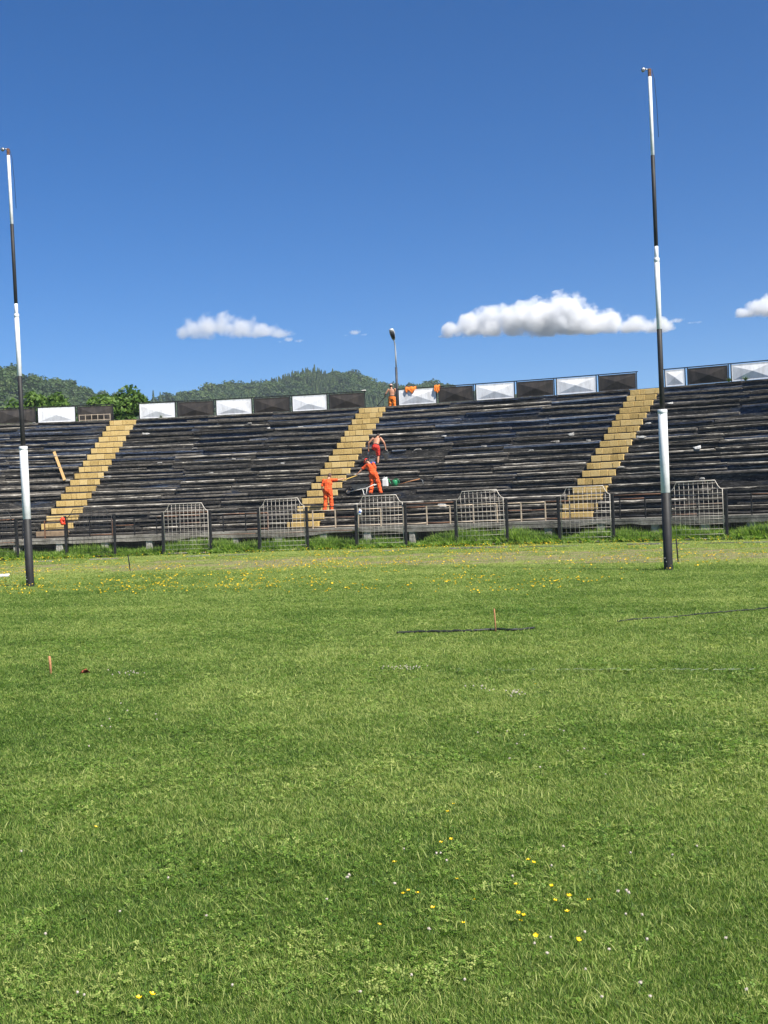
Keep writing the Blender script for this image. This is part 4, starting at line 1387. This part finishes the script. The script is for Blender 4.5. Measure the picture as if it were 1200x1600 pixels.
wh = Z8([(358, 190), (366, 184), (270, 165), (403, 212), (85, 258), (80, 268), (605, 258), (767, 160), (760, 165), (977, 182), (925, 313), (963, 320), (968, 312), (950, 380), (998, 370), (713, 452), (680, 470), (838, 440),
         (910, 486), (712, 505), (305, 567), (998, 610), (1040, 643), (1015, 470), (230, 285), (730, 225), (1095, 185), (20, 325), (350, 430), (840, 550), (450, 590), (880, 640)])
wh += [(120, 1565), (132, 1568), (322, 1440), (190, 1430), (70, 1475), (361, 1552), (40, 1340), (255, 1380), (1130, 1480), (1165, 1560), (1090, 1330), (560, 1560)]
wh = [(x, y, None) for x, y in wh]
for ci_, (cx_, cy_, wx, wy, n_) in enumerate(((632, 1047, 30, 3, 26), (806, 1089, 22, 6, 16), (205, 1056, 26, 3.5, 16), (750, 1080, 30, 5, 8), (230, 1130, 120, 30, 8), (900, 1170, 160, 40, 12))):
    for i in range(n_):
        wh.append((cx_ + rp.gauss(0, wx * .5), cy_ + rp.gauss(0, wy * .6), ci_))
for x, y, ci_ in wh:
    flower(x, y + (6 if y > 1200 else 3), 'c', rp.uniform(.55, .80) * (1.15 if y < 1120 else 1), ci_)

# ================================================================== PEOPLE
def remeshed(mb, name, mat, voxel, parent, smooth_it=3):
    me = mb.mesh(name, mat)
    tmp = link('tmp', me)
    md = tmp.modifiers.new('r', 'REMESH'); md.mode = 'VOXEL'; md.voxel_size = voxel
    if smooth_it:
        sm = tmp.modifiers.new('s', 'SMOOTH'); sm.iterations = smooth_it; sm.factor = 0.5
    dg = bpy.context.evaluated_depsgraph_get()
    me2 = bpy.data.meshes.new_from_object(tmp.evaluated_get(dg))
    bpy.data.objects.remove(tmp); bpy.data.meshes.remove(me)
    me2.materials.clear(); me2.materials.append(M[mat])
    me2.polygons.foreach_set('use_smooth', [True] * len(me2.polygons))
    me2.name = name
    return link(name, me2, parent)
def limb(mb, a, b_, r0, r1, bulge=0.0):
    a, b_ = Vector(a), Vector(b_)
    n_ = 7
    mb.tube([a.lerp(b_, i / (n_ - 1)) for i in range(n_)], [r0 + (r1 - r0) * i / (n_ - 1) + bulge * math.sin(math.pi * i / (n_ - 1)) for i in range(n_)], 12)
    mb.ball(a, r0); mb.ball(b_, r1)
def hand(mb, w, d, palm_n):
    """palm and five curled fingers starting at wrist w, pointing along d"""
    w, d = Vector(w), Vector(d).normalized()
    n_ = Vector(palm_n); n_ = (n_ - d * n_.dot(d)).normalized()
    s = d.cross(n_)
    c_ = w + d * 0.05
    mb.loft([(w, s * .024, n_ * .018), (w + d * .03, s * .036, n_ * .017), (w + d * .085, s * .040, n_ * .014)])
    for i, (o_, ln) in enumerate(((-.030, .062), (-.010, .074), (.011, .070), (.031, .055))):
        p0 = w + d * .078 + s * o_
        p1 = p0 + d * ln * .5 + n_ * .006; p2 = p1 + (d * .5 + n_ * .85).normalized() * ln * .32; p3 = p2 + (n_ - d * .25).normalized() * ln * .28
        mb.tube([p0, p1, p2, p3], [.010, .0095, .009, .008], 8)
    t0 = w + d * .025 - s * .026
    mb.tube([t0, t0 - s * .028 + d * .022, t0 - s * .034 + d * .055 + n_ * .014, t0 - s * .022 + d * .075 + n_ * .024], [.013, .012, .011, .009], 8)
def person(label, loc, rz, J, mats, face=(0, 1, 0), shirt=True, trousers='long', hat=None, hair='hair_dark'):
    t = thing('person', label, 'person', loc, rz, 'workers on the terraces')
    V = {k_: Vector(v) for k_, v in J.items()}
    f = Vector(face).normalized()
    up = (V['head'] - V['neck']).normalized()
    side = f.cross(up).normalized(); f = up.cross(side).normalized()
    b_ = MB()
    # trunk
    sh = (V['shR'] - V['shL']); hp = (V['hipR'] - V['hipL'])
    sx, hx = sh.normalized(), hp.normalized()
    mid = V['pelvis'].lerp(V['chest'], .5)
    ax = (V['chest'] - V['pelvis']).normalized()
    fs_, fh = ax.cross(sx).normalized() * -1, ax.cross(hx).normalized() * -1
    trunk = lambda g: [(V['pelvis'] - ax * .10, hx * (.13 + g), fh * (.10 + g)), (V['pelvis'], hx * (.168 + g), fh * (.118 + g)), (V['pelvis'].lerp(mid, .6), (hx + sx).normalized() * (.148 + g), fh * (.105 + g)),
                       (mid, (hx + sx).normalized() * (.15 + g), fs_ * (.105 + g)), (V['chest'] - ax * .03, sx * (.172 + g), fs_ * (.118 + g)), (V['chest'] + ax * .07, sx * (.168 + g), fs_ * (.105 + g)),
                       (V['chest'].lerp(V['neck'], .78), sx * (.085 + g), fs_ * (.07 + g))]
    b_.loft(trunk(0))
    limb(b_, V['neck'] - up * .05, V['head'] - up * .06, .058, .052)
    # head with jaw, nose, ears, brow
    hc = V['head']
    rot = Matrix((side, f, up)).transposed()
    b_.ball(hc + up * .02, (.076, .095, .098), 0, 16, 12, rot)
    b_.ball(hc + f * .025 - up * .055, (.055, .062, .062), 0, 14, 10, rot)
    b_.ball(hc + f * .098 - up * .012, (.013, .018, .022), 0, 8, 6, rot)
    b_.ball(hc + f * .078 + up * .022, (.055, .016, .010), 0, 10, 6, rot)
    b_.ball(hc + f * .082 - up * .055, (.026, .012, .009), 0, 10, 6, rot)
    for s in (-1, 1):
        b_.ball(hc + side * s * .078 - up * .005, (.010, .022, .032), 0, 8, 6, rot)
    for S in 'LR':
        limb(b_, V['sh' + S], V['el' + S], .056, .042, .004)
        limb(b_, V['el' + S], V['wr' + S], .042, .027, .004)
        hd = (V['wr' + S] - V['el' + S]).normalized()
        hand(b_, V['wr' + S], J.get('hd' + S, hd), J.get('pn' + S, (0, 1, 0)))
        limb(b_, V['hip' + S], V['kn' + S], .088, .056, .004)
        limb(b_, V['kn' + S], V['an' + S], .055, .036, .010)
        td = Vector(J.get('toe' + S, (0, 1, 0))).normalized()
        limb(b_, V['an' + S] - Vector((0, 0, .045)) - td * .03, V['an' + S] - Vector((0, 0, .052)) + td * .13, .036, .03)
    remeshed(b_, 'body', mats['skin'], 0.008, t, 2)
    for s in (-1, 1):
        e = MB(); e.ball(hc + f * .087 + side * s * .031 + up * .004, .011, 0, 8, 6); e.build('eye', 'eye_dark', t)
    # hair or hat
    h = MB()
    if hat:
        h.ball(hc + up * .045, (.086, .105, .085), 0, 16, 10, rot)
        br = hc + up * .055 + f * .10
        h.loft([(br - f * .03, side * .07, up * .008), (br + f * .05, side * .058, up * .006), (br + f * .075 - up * .01, side * .035, up * .005)])
        remeshed(h, 'cap', hat, 0.009, t, 2)
        h = MB(); h.ball(hc - f * .028 + up * .0, (.080, .080, .075), 0, 14, 10, rot)
        remeshed(h, 'hair', hair, 0.010, t, 2)
    else:
        h.ball(hc + up * .045 - f * .012, (.083, .098, .085), 0, 16, 10, rot)
        h.ball(hc - f * .038 + up * .0, (.078, .066, .072), 0, 14, 10, rot)
        remeshed(h, 'hair', hair, 0.009, t, 2)
    if shirt:
        c_ = MB(); c_.loft(trunk(.034))
        for S in 'LR':
            limb(c_, V['sh' + S], V['sh' + S].lerp(V['el' + S], .82), .074, .068)
        o = remeshed(c_, 'shirt', mats['shirt'], 0.014, t, 2)
        d_ = o.modifiers.new('folds', 'DISPLACE'); tx = bpy.data.textures.new('folds', 'CLOUDS'); tx.noise_scale = .11; d_.texture = tx; d_.strength = 0.055; d_.mid_level = .5; d_.texture_coords = 'LOCAL'
    c_ = MB()
    c_.loft([(V['pelvis'] - ax * .13, hx * .13, fh * .11), (V['pelvis'] - ax * .04, hx * .185, fh * .138), (V['pelvis'] + ax * .07, hx * .178, fh * .132)])
    for S in 'LR':
        if trousers == 'long':
            limb(c_, V['hip' + S], V['kn' + S], .118, .096)
            limb(c_, V['kn' + S], V['an' + S] + Vector((0, 0, .015)), .096, .086)
        else:
            limb(c_, V['hip' + S], V['hip' + S].lerp(V['kn' + S], .80), .110, .098)
    o = remeshed(c_, 'trousers' if trousers == 'long' else 'shorts', mats['trousers'], 0.014, t, 2)
    d_ = o.modifiers.new('folds', 'DISPLACE'); tx = bpy.data.textures.new('folds', 'CLOUDS'); tx.noise_scale = .09; d_.texture = tx; d_.strength = 0.055; d_.mid_level = .5; d_.texture_coords = 'LOCAL'
    if trousers != 'long' or not shirt:
        w_ = MB(); w_.loft([(V['pelvis'] + ax * .035, hx * .187, fh * .140), (V['pelvis'] + ax * .085, hx * .183, fh * .137)]); w_.build('belt', 'belt_black', t)
    for S in 'LR':
        td = Vector(J.get('toe' + S, (0, 1, 0))).normalized()
        c_ = MB()
        limb(c_, V['an' + S] - Vector((0, 0, .040)) - td * .035, V['an' + S] - Vector((0, 0, .046)) + td * .15, .050, .042)
        limb(c_, V['an' + S] - Vector((0, 0, .03)), V['an' + S] + Vector((0, 0, .04)), .048, .046)
        remeshed(c_, 'boot', mats['boots'], 0.012, t, 2)
    return t
def local(loc, rz, p):
    return Vector(loc) + Matrix.Rotation(rz, 3, 'Z') @ Vector(p)
def stand_at(px, k, back, py=760):
    r_ = R0 + k * TR + back
    p = phi_at(px, py, r_)
    return pol(r_, p, zt(k) + 0.008 if back < 0.28 else zt(k) - 0.112), -p

# worker bending on the yellow stairs side, back to the pitch
L1, A1_ = stand_at(513, 1, 0.10, 790)
P1 = dict(hipL=(-.1, 0, .92), hipR=(.1, 0, .92), knL=(-.13, .05, .49), knR=(.13, .04, .49), anL=(-.17, -.02, .09), anR=(.15, .02, .09), pelvis=(0, 0, .98), chest=(.0, .07, 1.31), neck=(.03, .12, 1.48), head=(.06, .19, 1.60),
          shL=(-.19, .07, 1.41), shR=(.19, .09, 1.42), elL=(-.28, .02, 1.14), wrL=(-.25, .10, .90), elR=(.44, .16, 1.40), wrR=(.66, .26, 1.44), pnL=(1, 0, 0), pnR=(0, 0, -1), hdR=(1, .2, .1))
person('bareheaded worker in orange shirt and trousers reaching out with a shovel', L1, A1_, P1, dict(skin='skin', shirt='orange_cloth', trousers='orange_cloth', boots='rust'), (0.15, 1, -.25), hair='hair_brown')
# worker leaning to take the pole
L2, A2_ = stand_at(584, 3, 0.10, 765)
P2 = dict(hipL=(-.09, 0, .91), hipR=(.1, 0, .92), knL=(-.09, .09, .49), knR=(.22, .06, .49), anL=(-.15, 0, .09), anR=(.31, .03, .09), pelvis=(0, 0, .97), chest=(-.14, .08, 1.28), neck=(-.22, .12, 1.44), head=(-.34, .17, 1.55),
          shL=(-.33, .15, 1.37), shR=(.01, .03, 1.40), elL=(-.56, .14, 1.18), wrL=(-.76, .12, .99), elR=(.10, .06, 1.14), wrR=(.02, .27, 1.0), hdL=(-.9, 0, -.4), pnL=(0, 0, -1), pnR=(-1, 0, 0), toeL=(-.5, 1, 0), toeR=(.2, 1, 0))
person('worker in orange overalls and red cap leaning over to grip the pole', L2, A2_, P2, dict(skin='skin', shirt='orange_cloth', trousers='orange_cloth', boots='boot_dark'), (-1, .35, -.25), hat='red_cloth')
# shirtless worker climbing with a bucket
L3, A3_ = stand_at(588, 7, 0.05, 728)
P3 = dict(hipL=(-.1, .02, .90), hipR=(.1, -.02, .90), knL=(-.13, .40, .84), knR=(.09, .10, .49), anL=(-.10, .72, .44), anR=(.08, -.02, .09), pelvis=(0, 0, .95), chest=(.02, .18, 1.25), neck=(.03, .30, 1.38), head=(.03, .40, 1.47),
          shL=(-.18, .20, 1.33), shR=(.21, .20, 1.33), elL=(-.38, .14, 1.12), wrL=(-.42, .22, .87), elR=(.40, .10, 1.11), wrR=(.45, .16, .86), pnL=(1, 0, 0), pnR=(-1, 0, 0))
person('shirtless worker in red shorts climbing the benches with a bucket in his hand', L3, A3_, P3, dict(skin='skin_tanned', trousers='red_cloth', boots='boot_dark'), (0.1, 1, -.35), shirt=False, trousers='short')
# shirtless worker on the crest
r4 = RH + 1.7; p4 = phi_at(612.5, 630, r4); L4 = pol(r4, p4, ZH - 0.33); A4_ = -p4
P4 = dict(hipL=(-.1, 0, .92), hipR=(.1, 0, .92), knL=(-.12, .04, .49), knR=(.13, .02, .49), anL=(-.14, 0, .09), anR=(.16, -.03, .09), pelvis=(0, 0, .97), chest=(.0, .04, 1.30), neck=(-.02, .06, 1.48), head=(-.04, .10, 1.61),
          shL=(-.19, .05, 1.42), shR=(.19, .03, 1.42), elL=(-.34, .02, 1.19), wrL=(-.44, .16, 1.06), elR=(.29, .06, 1.16), wrR=(.10, .30, 1.10), pnL=(1, 0, -.3), pnR=(-1, 0, 0))
person('shirtless worker in pale pink cap and orange trousers standing at the top of the stairs', L4, A4_, P4, dict(skin='skin_tanned', trousers='orange_cloth_yellowish', boots='boot_dark'), (-.5, 1, -.1), shirt=False, hat='cap_pink')

# ------------------------------------------------------------------ what they hold and use
def rod(a, b_, rad, mat, name, label, cat, extra=None):
    mid = Vector(a)
    t = thing(name, label, cat, mid)
    mb = MB(); d = Vector(b_) - Vector(a)
    mb.tube([(0, 0, 0), d * .33, d * .66, d], rad, 8); mb.build('handle', mat, t)
    if extra: extra(t, d)
    return t
h1 = local(L1, A1_, (.72, .27, 1.40)); h2 = local(L2, A2_, (-.84, .12, .90))
dd = (h2 - h1).normalized()
def blade(t, d):
    mb = MB(); q = d.normalized()
    mb.loft([(d, Vector((0, 0, .03)), Vector((.012, 0, 0))), (d + q * .10 - Vector((0, 0, .03)), Vector((.05, .05, .03)), Vector((0, 0, .012))), (d + q * .24 - Vector((0, 0, .06)), Vector((.06, .06, 0)), Vector((0, 0, .010)))])
    mb.build('shovel_blade', 'barrow_grey', t)
rod(h1 - dd * .25, h2 + dd * .10, 0.020, 'pole_yellow', 'wooden_shovel', 'yellow handled shovel passed between two workers in orange', 'shovel', blade)
g4 = local(L4, A4_, (-.47, .22, 1.02))
top_ = at_depth(602.5, 607.5, g4.y); bot_ = at_depth(588, 636, g4.y - 0.2)
def noz(t, d):
    mb = MB(); mb.box(d, (.10, .05, .06), bevel=.01); mb.build('scraper_head', 'barrow_grey', t)
rod(g4 + (g4 - bot_) * .10, bot_, 0.020, 'fence_black', 'long_scraper', 'long thin dark scraper pole held by the worker on the crest', 'tool', noz)
def bucket(name, label, loc, mat, h=0.30, r0=0.11, r1=0.155, tilt=(0, 0, 0)):
    t = thing(name, label, 'bucket', loc, rot=tilt)
    mb = MB(); mb.lathe([(0.001, 0.0), (r0, 0), (r1, h), (r1 + .008, h + .004), (r1 - .006, h), (r0 - .006, .012), (.001, .012)], 20); mb.build('pail', mat, t)
    mb = MB(); mb.tube([(r1 * math.cos(g), 0, h - .01 + .19 * math.sin(g)) for g in np.linspace(0, math.pi, 11)], 0.006, 5); mb.build('bail', 'steel', t)
    return t
wb = local(L3, A3_, (.50, .19, .76))
bucket('metal_bucket', 'grey metal bucket hanging from the shirtless climbing worker', wb - Vector((0, 0, .46)), 'galvanised', tilt=(.12, -.22, A3_))
lw = local(L3, A3_, (-.43, .24, .78))
t = thing('hand_tool', 'small dark tool with red grip held by the climbing worker', 'tool', lw)
mb = MB(); mb.tube([(0, 0, .06), (0, 0, -.08)], .014, 8); mb.build('grip', 'red_cloth', t)
mb = MB(); mb.box((0, .02, -.17), (.09, .02, .18), bevel=.006); mb.build('blade', 'barrow_grey', t)
# white and blue bucket beside the climbing worker
lo, az = stand_at(581.5, 7, 0.12, 714)
t = bucket('plastic_bucket', 'white plastic bucket with blue band standing on the bench behind the red cap', lo, 'plastic_white', .34, .13, .16)
mb = MB(); mb.lathe([(.149, .10), (.154, .10), (.161, .20), (.155, .20)], 20); mb.build('band', 'plastic_blue', t)
# jerrycan
lo, az = stand_at(602, 4, 0.10, 755)
t = thing('jerrycan', 'white plastic jerrycan standing on a bench beside the green watering can', 'jerrycan', lo, az)
mb = MB(); mb.box((0, 0, .18), (.27, .19, .36), bevel=.035)
mb.loft([((0, 0, .355), (.11, 0, 0), (0, .075, 0)), ((0, 0, .40), (.07, 0, 0), (0, .05, 0))]); mb.build('tank', 'plastic_white', t)
mb = MB(); mb.lathe([(.032, .39), (.032, .44), (.001, .44)], 14, c=(.07, 0, 0)); mb.build('screw_cap', 'plastic_white', t)
mb = MB(); mb.tube([(-.10, 0, .36), (-.10, 0, .43), (-.02, 0, .44), (.02, 0, .40)], .014, 8); mb.build('handle', 'plastic_white', t)
# watering can
lo, az = stand_at(617, 4, 0.12, 755)
t = thing('watering_can', 'green watering can standing on a bench', 'watering can', lo, az)
mb = MB(); mb.lathe([(.001, 0), (.125, 0), (.125, .24), (.105, .28), (.07, .285), (.065, .27), (.001, .27)], 20); mb.build('can', 'plastic_green', t)
mb = MB(); mb.tube([(-.11, 0, .05), (-.20, 0, .15), (-.29, 0, .30)], [.03, .022, .018], 10); mb.build('spout', 'plastic_green', t)
mb = MB(); mb.loft([((-.285, 0, .29), (.02, 0, .015), (0, .025, 0)), ((-.32, 0, .335), (.04, 0, .03), (0, .05, 0))]); mb.build('rose', 'plastic_green', t)
mb = MB(); mb.tube([(.11, 0, .06), (.19, 0, .12), (.21, 0, .24), (.12, 0, .33), (0, 0, .33), (-.06, 0, .28)], .013, 8); mb.build('handle', 'plastic_green', t)
# scythe-like tool lying along the bench: long handle with bent end
def row_pt(px, py, k, back):
    r_ = R0 + k * TR + back; p = phi_at(px, py, r_)
    return pol(r_, p, zt(k))
a = row_pt(623, 752, 4, .14) + Vector((0, 0, .08)); b_ = row_pt(656, 746, 4, .30) + Vector((0, 0, .30)); c2 = row_pt(661, 748, 4, .22) + Vector((0, 0, .05))
t = thing('long_handled_hoe', 'long pale wooden handled hoe propped along the bench past the watering can', 'hoe', a)
mb = MB(); mb.tube([(0, 0, 0), (b_ - a) * .5 + Vector((0, 0, .012)), b_ - a], .019, 8); mb.build('handle', 'stake_wood', t)
mb = MB(); mb.tube([b_ - a, (b_ - a).lerp(c2 - a, .4) + Vector((.06, 0, .03)), c2 - a], [.015, .014, .022], 8); mb.build('hoe_blade', 'barrow_grey', t)
# wheelbarrow
lo, az = stand_at(566, 4, 0.02, 765)
lo, az = stand_at(563, 3, 0.14, 770)
t = thing('wheelbarrow', 'grey wheelbarrow parked on the benches between the two workers in orange', 'wheelbarrow', lo, az + R(8))
tray = MB()
def frus(z0, z1, a0, a1, th):
    o_ = [(-a0[0], -a0[1], z0), (a0[0] * .8, -a0[1], z0), (a0[0] * .8, a0[1], z0), (-a0[0], a0[1], z0)]
    i_ = [(-a1[0], -a1[1], z1), (a1[0], -a1[1], z1), (a1[0], a1[1], z1), (-a1[0], a1[1], z1)]
    tray.add(o_ + i_ + [(x * (1 - th), y * (1 - th), z + .01) for x, y, z in o_] + [(x * (1 - th), y * (1 - th), z) for x, y, z in i_],
             [(3, 2, 1, 0), (8, 9, 10, 11)] + [(j, (j + 1) % 4, 4 + (j + 1) % 4, 4 + j) for j in range(4)] + [(8 + (j + 1) % 4, 8 + j, 12 + j, 12 + (j + 1) % 4) for j in range(4)] + [(4 + j, 4 + (j + 1) % 4, 12 + (j + 1) % 4, 12 + j) for j in range(4)])
frus(.24, .50, (.26, .18), (.42, .28), .05); tray.build('tray', 'barrow_grey', t)
for s in (-1, 1):
    mb = MB(); mb.tube([(-.55, s * .05, .17), (-.2, s * .16, .23), (.30, s * .24, .30), (.72, s * .27, .47)], .016, 8); mb.build('handle_bar', 'pipe_white', t)
    mb = MB(); mb.tube([(.14, s * .21, .27), (.20, s * .22, .01), (.30, s * .22, .005), (.36, s * .24, .32)], .015, 8); mb.build('leg', 'pipe_white', t)
whl = MB(); q = MB(); q.lathe([(.09, -.035), (.15, -.045), (.178, -.02), (.178, .02), (.15, .045), (.09, .035)], 20)
rm = Matrix.Rotation(math.pi / 2, 3, 'X')
whl.add([rm @ Vector(v) + Vector((-.55, 0, .178)) for v in q.v], q.f, 0, True)
wo_ = whl.build('wheel', 'rubber', t)
hub = MB(); hub.tube([(-.55, -.05, .178), (-.55, .05, .178)], .085, 14); hub.build('hub', 'rail_cream', wo_)
# board lying up the rows
kA, kB = 12, 7
def on_face(px, py, lift=.06):
    k = min(range(NROW), key=lambda q: abs(zt(q) - z_at(px, py, R0 + q * TR - .075)))
    r_ = R0 + k * TR - .075 - lift
    return pol(r_, phi_at(px, py, r_), z_at(px, py, r_))
a, b_ = on_face(84.5, 706), on_face(101, 750)
t = thing('wooden_board', 'pale new wooden board lying steeply across the dark benches beside the stairs', 'board', b_)
d = a - b_; L_ = d.length
zx = d.normalized(); out_ = (Vector((0, -1, 0.6)) - zx * zx.dot(Vector((0, -1, 0.6)))).normalized(); sx = zx.cross(out_)
mb = MB(); rm = Matrix((sx, out_, zx)).transposed()
mb.box(d * .5, (.14, .035, L_), rm, bevel=.006)
mb.build('board', 'new_wood', t)

# ------------------------------------------------------------------ jackets over the hoarding
def draped(px, py, w_px, label, pts, seed, mat='orange_cloth_yellowish'):
    r_ = RH
    p = phi_at(px, py, r_)
    t = pol(r_, p, ZH + HH)
    mb = MB(); rr_ = random.Random(seed)
    nx_, nz_ = 12, 9
    vs, fs = [], []
    for j in range(nz_ + 1):
        for i in range(nx_ + 1):
            u = i / nx_; v_ = j / nz_
            lo_ = np.interp(u, [q[0] for q in pts], [q[1] for q in pts])
            x = (u - .5) * w_px
            s = v_ * (lo_ + .22) - .22                   # path length from the rail: negative hangs behind
            fold = .025 * math.sin(u * 19 + seed) + .012 * math.sin(u * 41 + j)
            if s < -.05: y, z = .075 + abs(fold) * .5, s + .05
            elif s < .05: y, z = .02 - s * 1.3, .062 + .05 * abs(math.sin(u * 7 + seed)) + .012 * rr_.random()
            else: y, z = -.075 - abs(fold) - .04 * min(1, s * 2), -(s - .05) + .05
            vs.append((x + .02 * rr_.gauss(0, .3), y, z))
    for j in range(nz_):
        for i in range(nx_):
            a_ = j * (nx_ + 1) + i
            fs.append((a_, a_ + 1, a_ + nx_ + 2, a_ + nx_ + 1))
    mb.add(vs, fs, 0, True)
    o = mb.build('orange_jacket', mat, None, t, -p)
    so = o.modifiers.new('s', 'SOLIDIFY'); so.thickness = .014
    return tag(o, label, 'jacket', 'jackets hung on the hoarding')
draped(642, 607, .60, 'orange jacket spread over the top rail, sleeves hanging over a white panel', [(0, .20), (.08, .32), (.2, .30), (.26, .20), (.45, .24), (.55, .34), (.66, .42), (.74, .26), (.85, .22), (1, .10)], 1)
draped(683, 603, .30, 'orange jacket bunched over the rail between a white and a black panel', [(0, .30), (.2, .38), (.35, .32), (.55, .46), (.8, .42), (1, .30)], 2)
# red bag and a bottle tied to the fence
p = phi_at(98, 814, RF - .08)
c_ = pol(RF - .10, p, z_at(98, 814, RF - .1))
mb = MB()
for i in range(16):
    g = random.Random(i)
    mb.ball((g.uniform(-.07, .07), g.uniform(-.05, .05), g.uniform(-.14, .12)), g.uniform(.05, .09), 0, 8, 6)
o = remeshed(mb, 'red_bag', 'red_bag', .018, None, 1); o.location = c_
tag(o, 'bright red cloth bag tied to a black fence post', 'bag')
p = phi_at(562.5, 799, RF - .08)
c_ = pol(RF - .09, p, z_at(562, 799, RF - .1))
t = thing('plastic_bag', 'small white and blue plastic bag hanging on the fence by a pale grid panel', 'bag', c_, -p)
mb = MB()
for i in range(10):
    g = random.Random(i + 40)
    mb.ball((g.uniform(-.05, .05), g.uniform(-.03, .03), g.uniform(-.13, .10)), g.uniform(.04, .065), 0, 8, 6)
o = remeshed(mb, 'sack', 'plastic_white', .018, t, 1)
mb = MB(); mb.ball((.01, -.045, -.03), (.06, .04, .05), 0, 10, 8); mb.build('print_patch', 'plastic_blue', t)

# ================================================================== LAMP POST
rl_ = RH + 0.75
p = phi_at(621, 633, rl_)
lb = pol(rl_, p, ZH - .38)
t = thing('lamp_post', 'slim grey lamp post with upturned lamp head rising behind the hoarding', 'lamp post', lb)
dpt = lb.y
P_ = lambda x, y: at_depth(x, y, dpt) - lb
mb = MB(); mb.tube([(0, 0, -.2), P_(620.5, 615), P_(619, 574)], [.075, .072, .066], 12); mb.build('lower_pole', 'lamp_dark', t)
mb = MB(); mb.tube([P_(619, 574.5), P_(618.2, 552), P_(617.3, 540), P_(616, 534) + Vector((0, -.12, 0)), P_(614.8, 530.5) + Vector((0, -.3, 0))], [.042, .040, .036, .032, .030], 10); mb.build('upper_pole', 'lamp_grey', t)
e0 = P_(615.3, 531.5) + Vector((0, -.28, 0)); e1 = P_(611.0, 517.5) + Vector((0, -.75, 0))
ax_ = (e1 - e0).normalized(); sd = ax_.cross(Vector((0, -1, 0))).normalized(); nn = sd.cross(ax_).normalized()
mb = MB(); mb.loft([(e0 - ax_ * .02, sd * .07, nn * .05), (e0 + ax_ * .1, sd * .11, nn * .08), (e0.lerp(e1, .6), sd * .15, nn * .10), (e1 - ax_ * .03, sd * .13, nn * .08), (e1 + ax_ * .02, sd * .08, nn * .05)])
hd_ = mb.build('lamp_head', 'lamp_grey', t)
fc_ = -nn if nn.y > 0 else nn
mb = MB(); mb.loft([(e0 + ax_ * .10 + fc_ * .06, sd * .085, nn * .03), (e0.lerp(e1, .5) + fc_ * .085, sd * .12, nn * .035), (e1 - ax_ * .10 + fc_ * .06, sd * .10, nn * .03)])
mb.build('lens', 'lamp_dark', hd_)

# ================================================================== HAZE
mb = MB(); mb.box((0, 0, 84), (2 * G + 120, 2 * G + 120, 170))
o = mb.mesh('haze', [])
hz = bpy.data.materials.new('haze'); hz.use_nodes = True
nt = hz.node_tree; nt.nodes.clear()
out = nt.nodes.new('ShaderNodeOutputMaterial'); pv = nt.nodes.new('ShaderNodeVolumePrincipled')
pv.inputs['Color'].default_value = (0.80, 0.88, 1.0, 1)
pv.inputs['Density'].default_value = 0.0002
pv.inputs['Anisotropy'].default_value = 0.2
nt.links.new(pv.outputs[0], out.inputs['Volume'])
o.materials.append(hz)
tag(link('haze', o), 'thin pale summer haze over the hills', 'haze', kind='stuff')
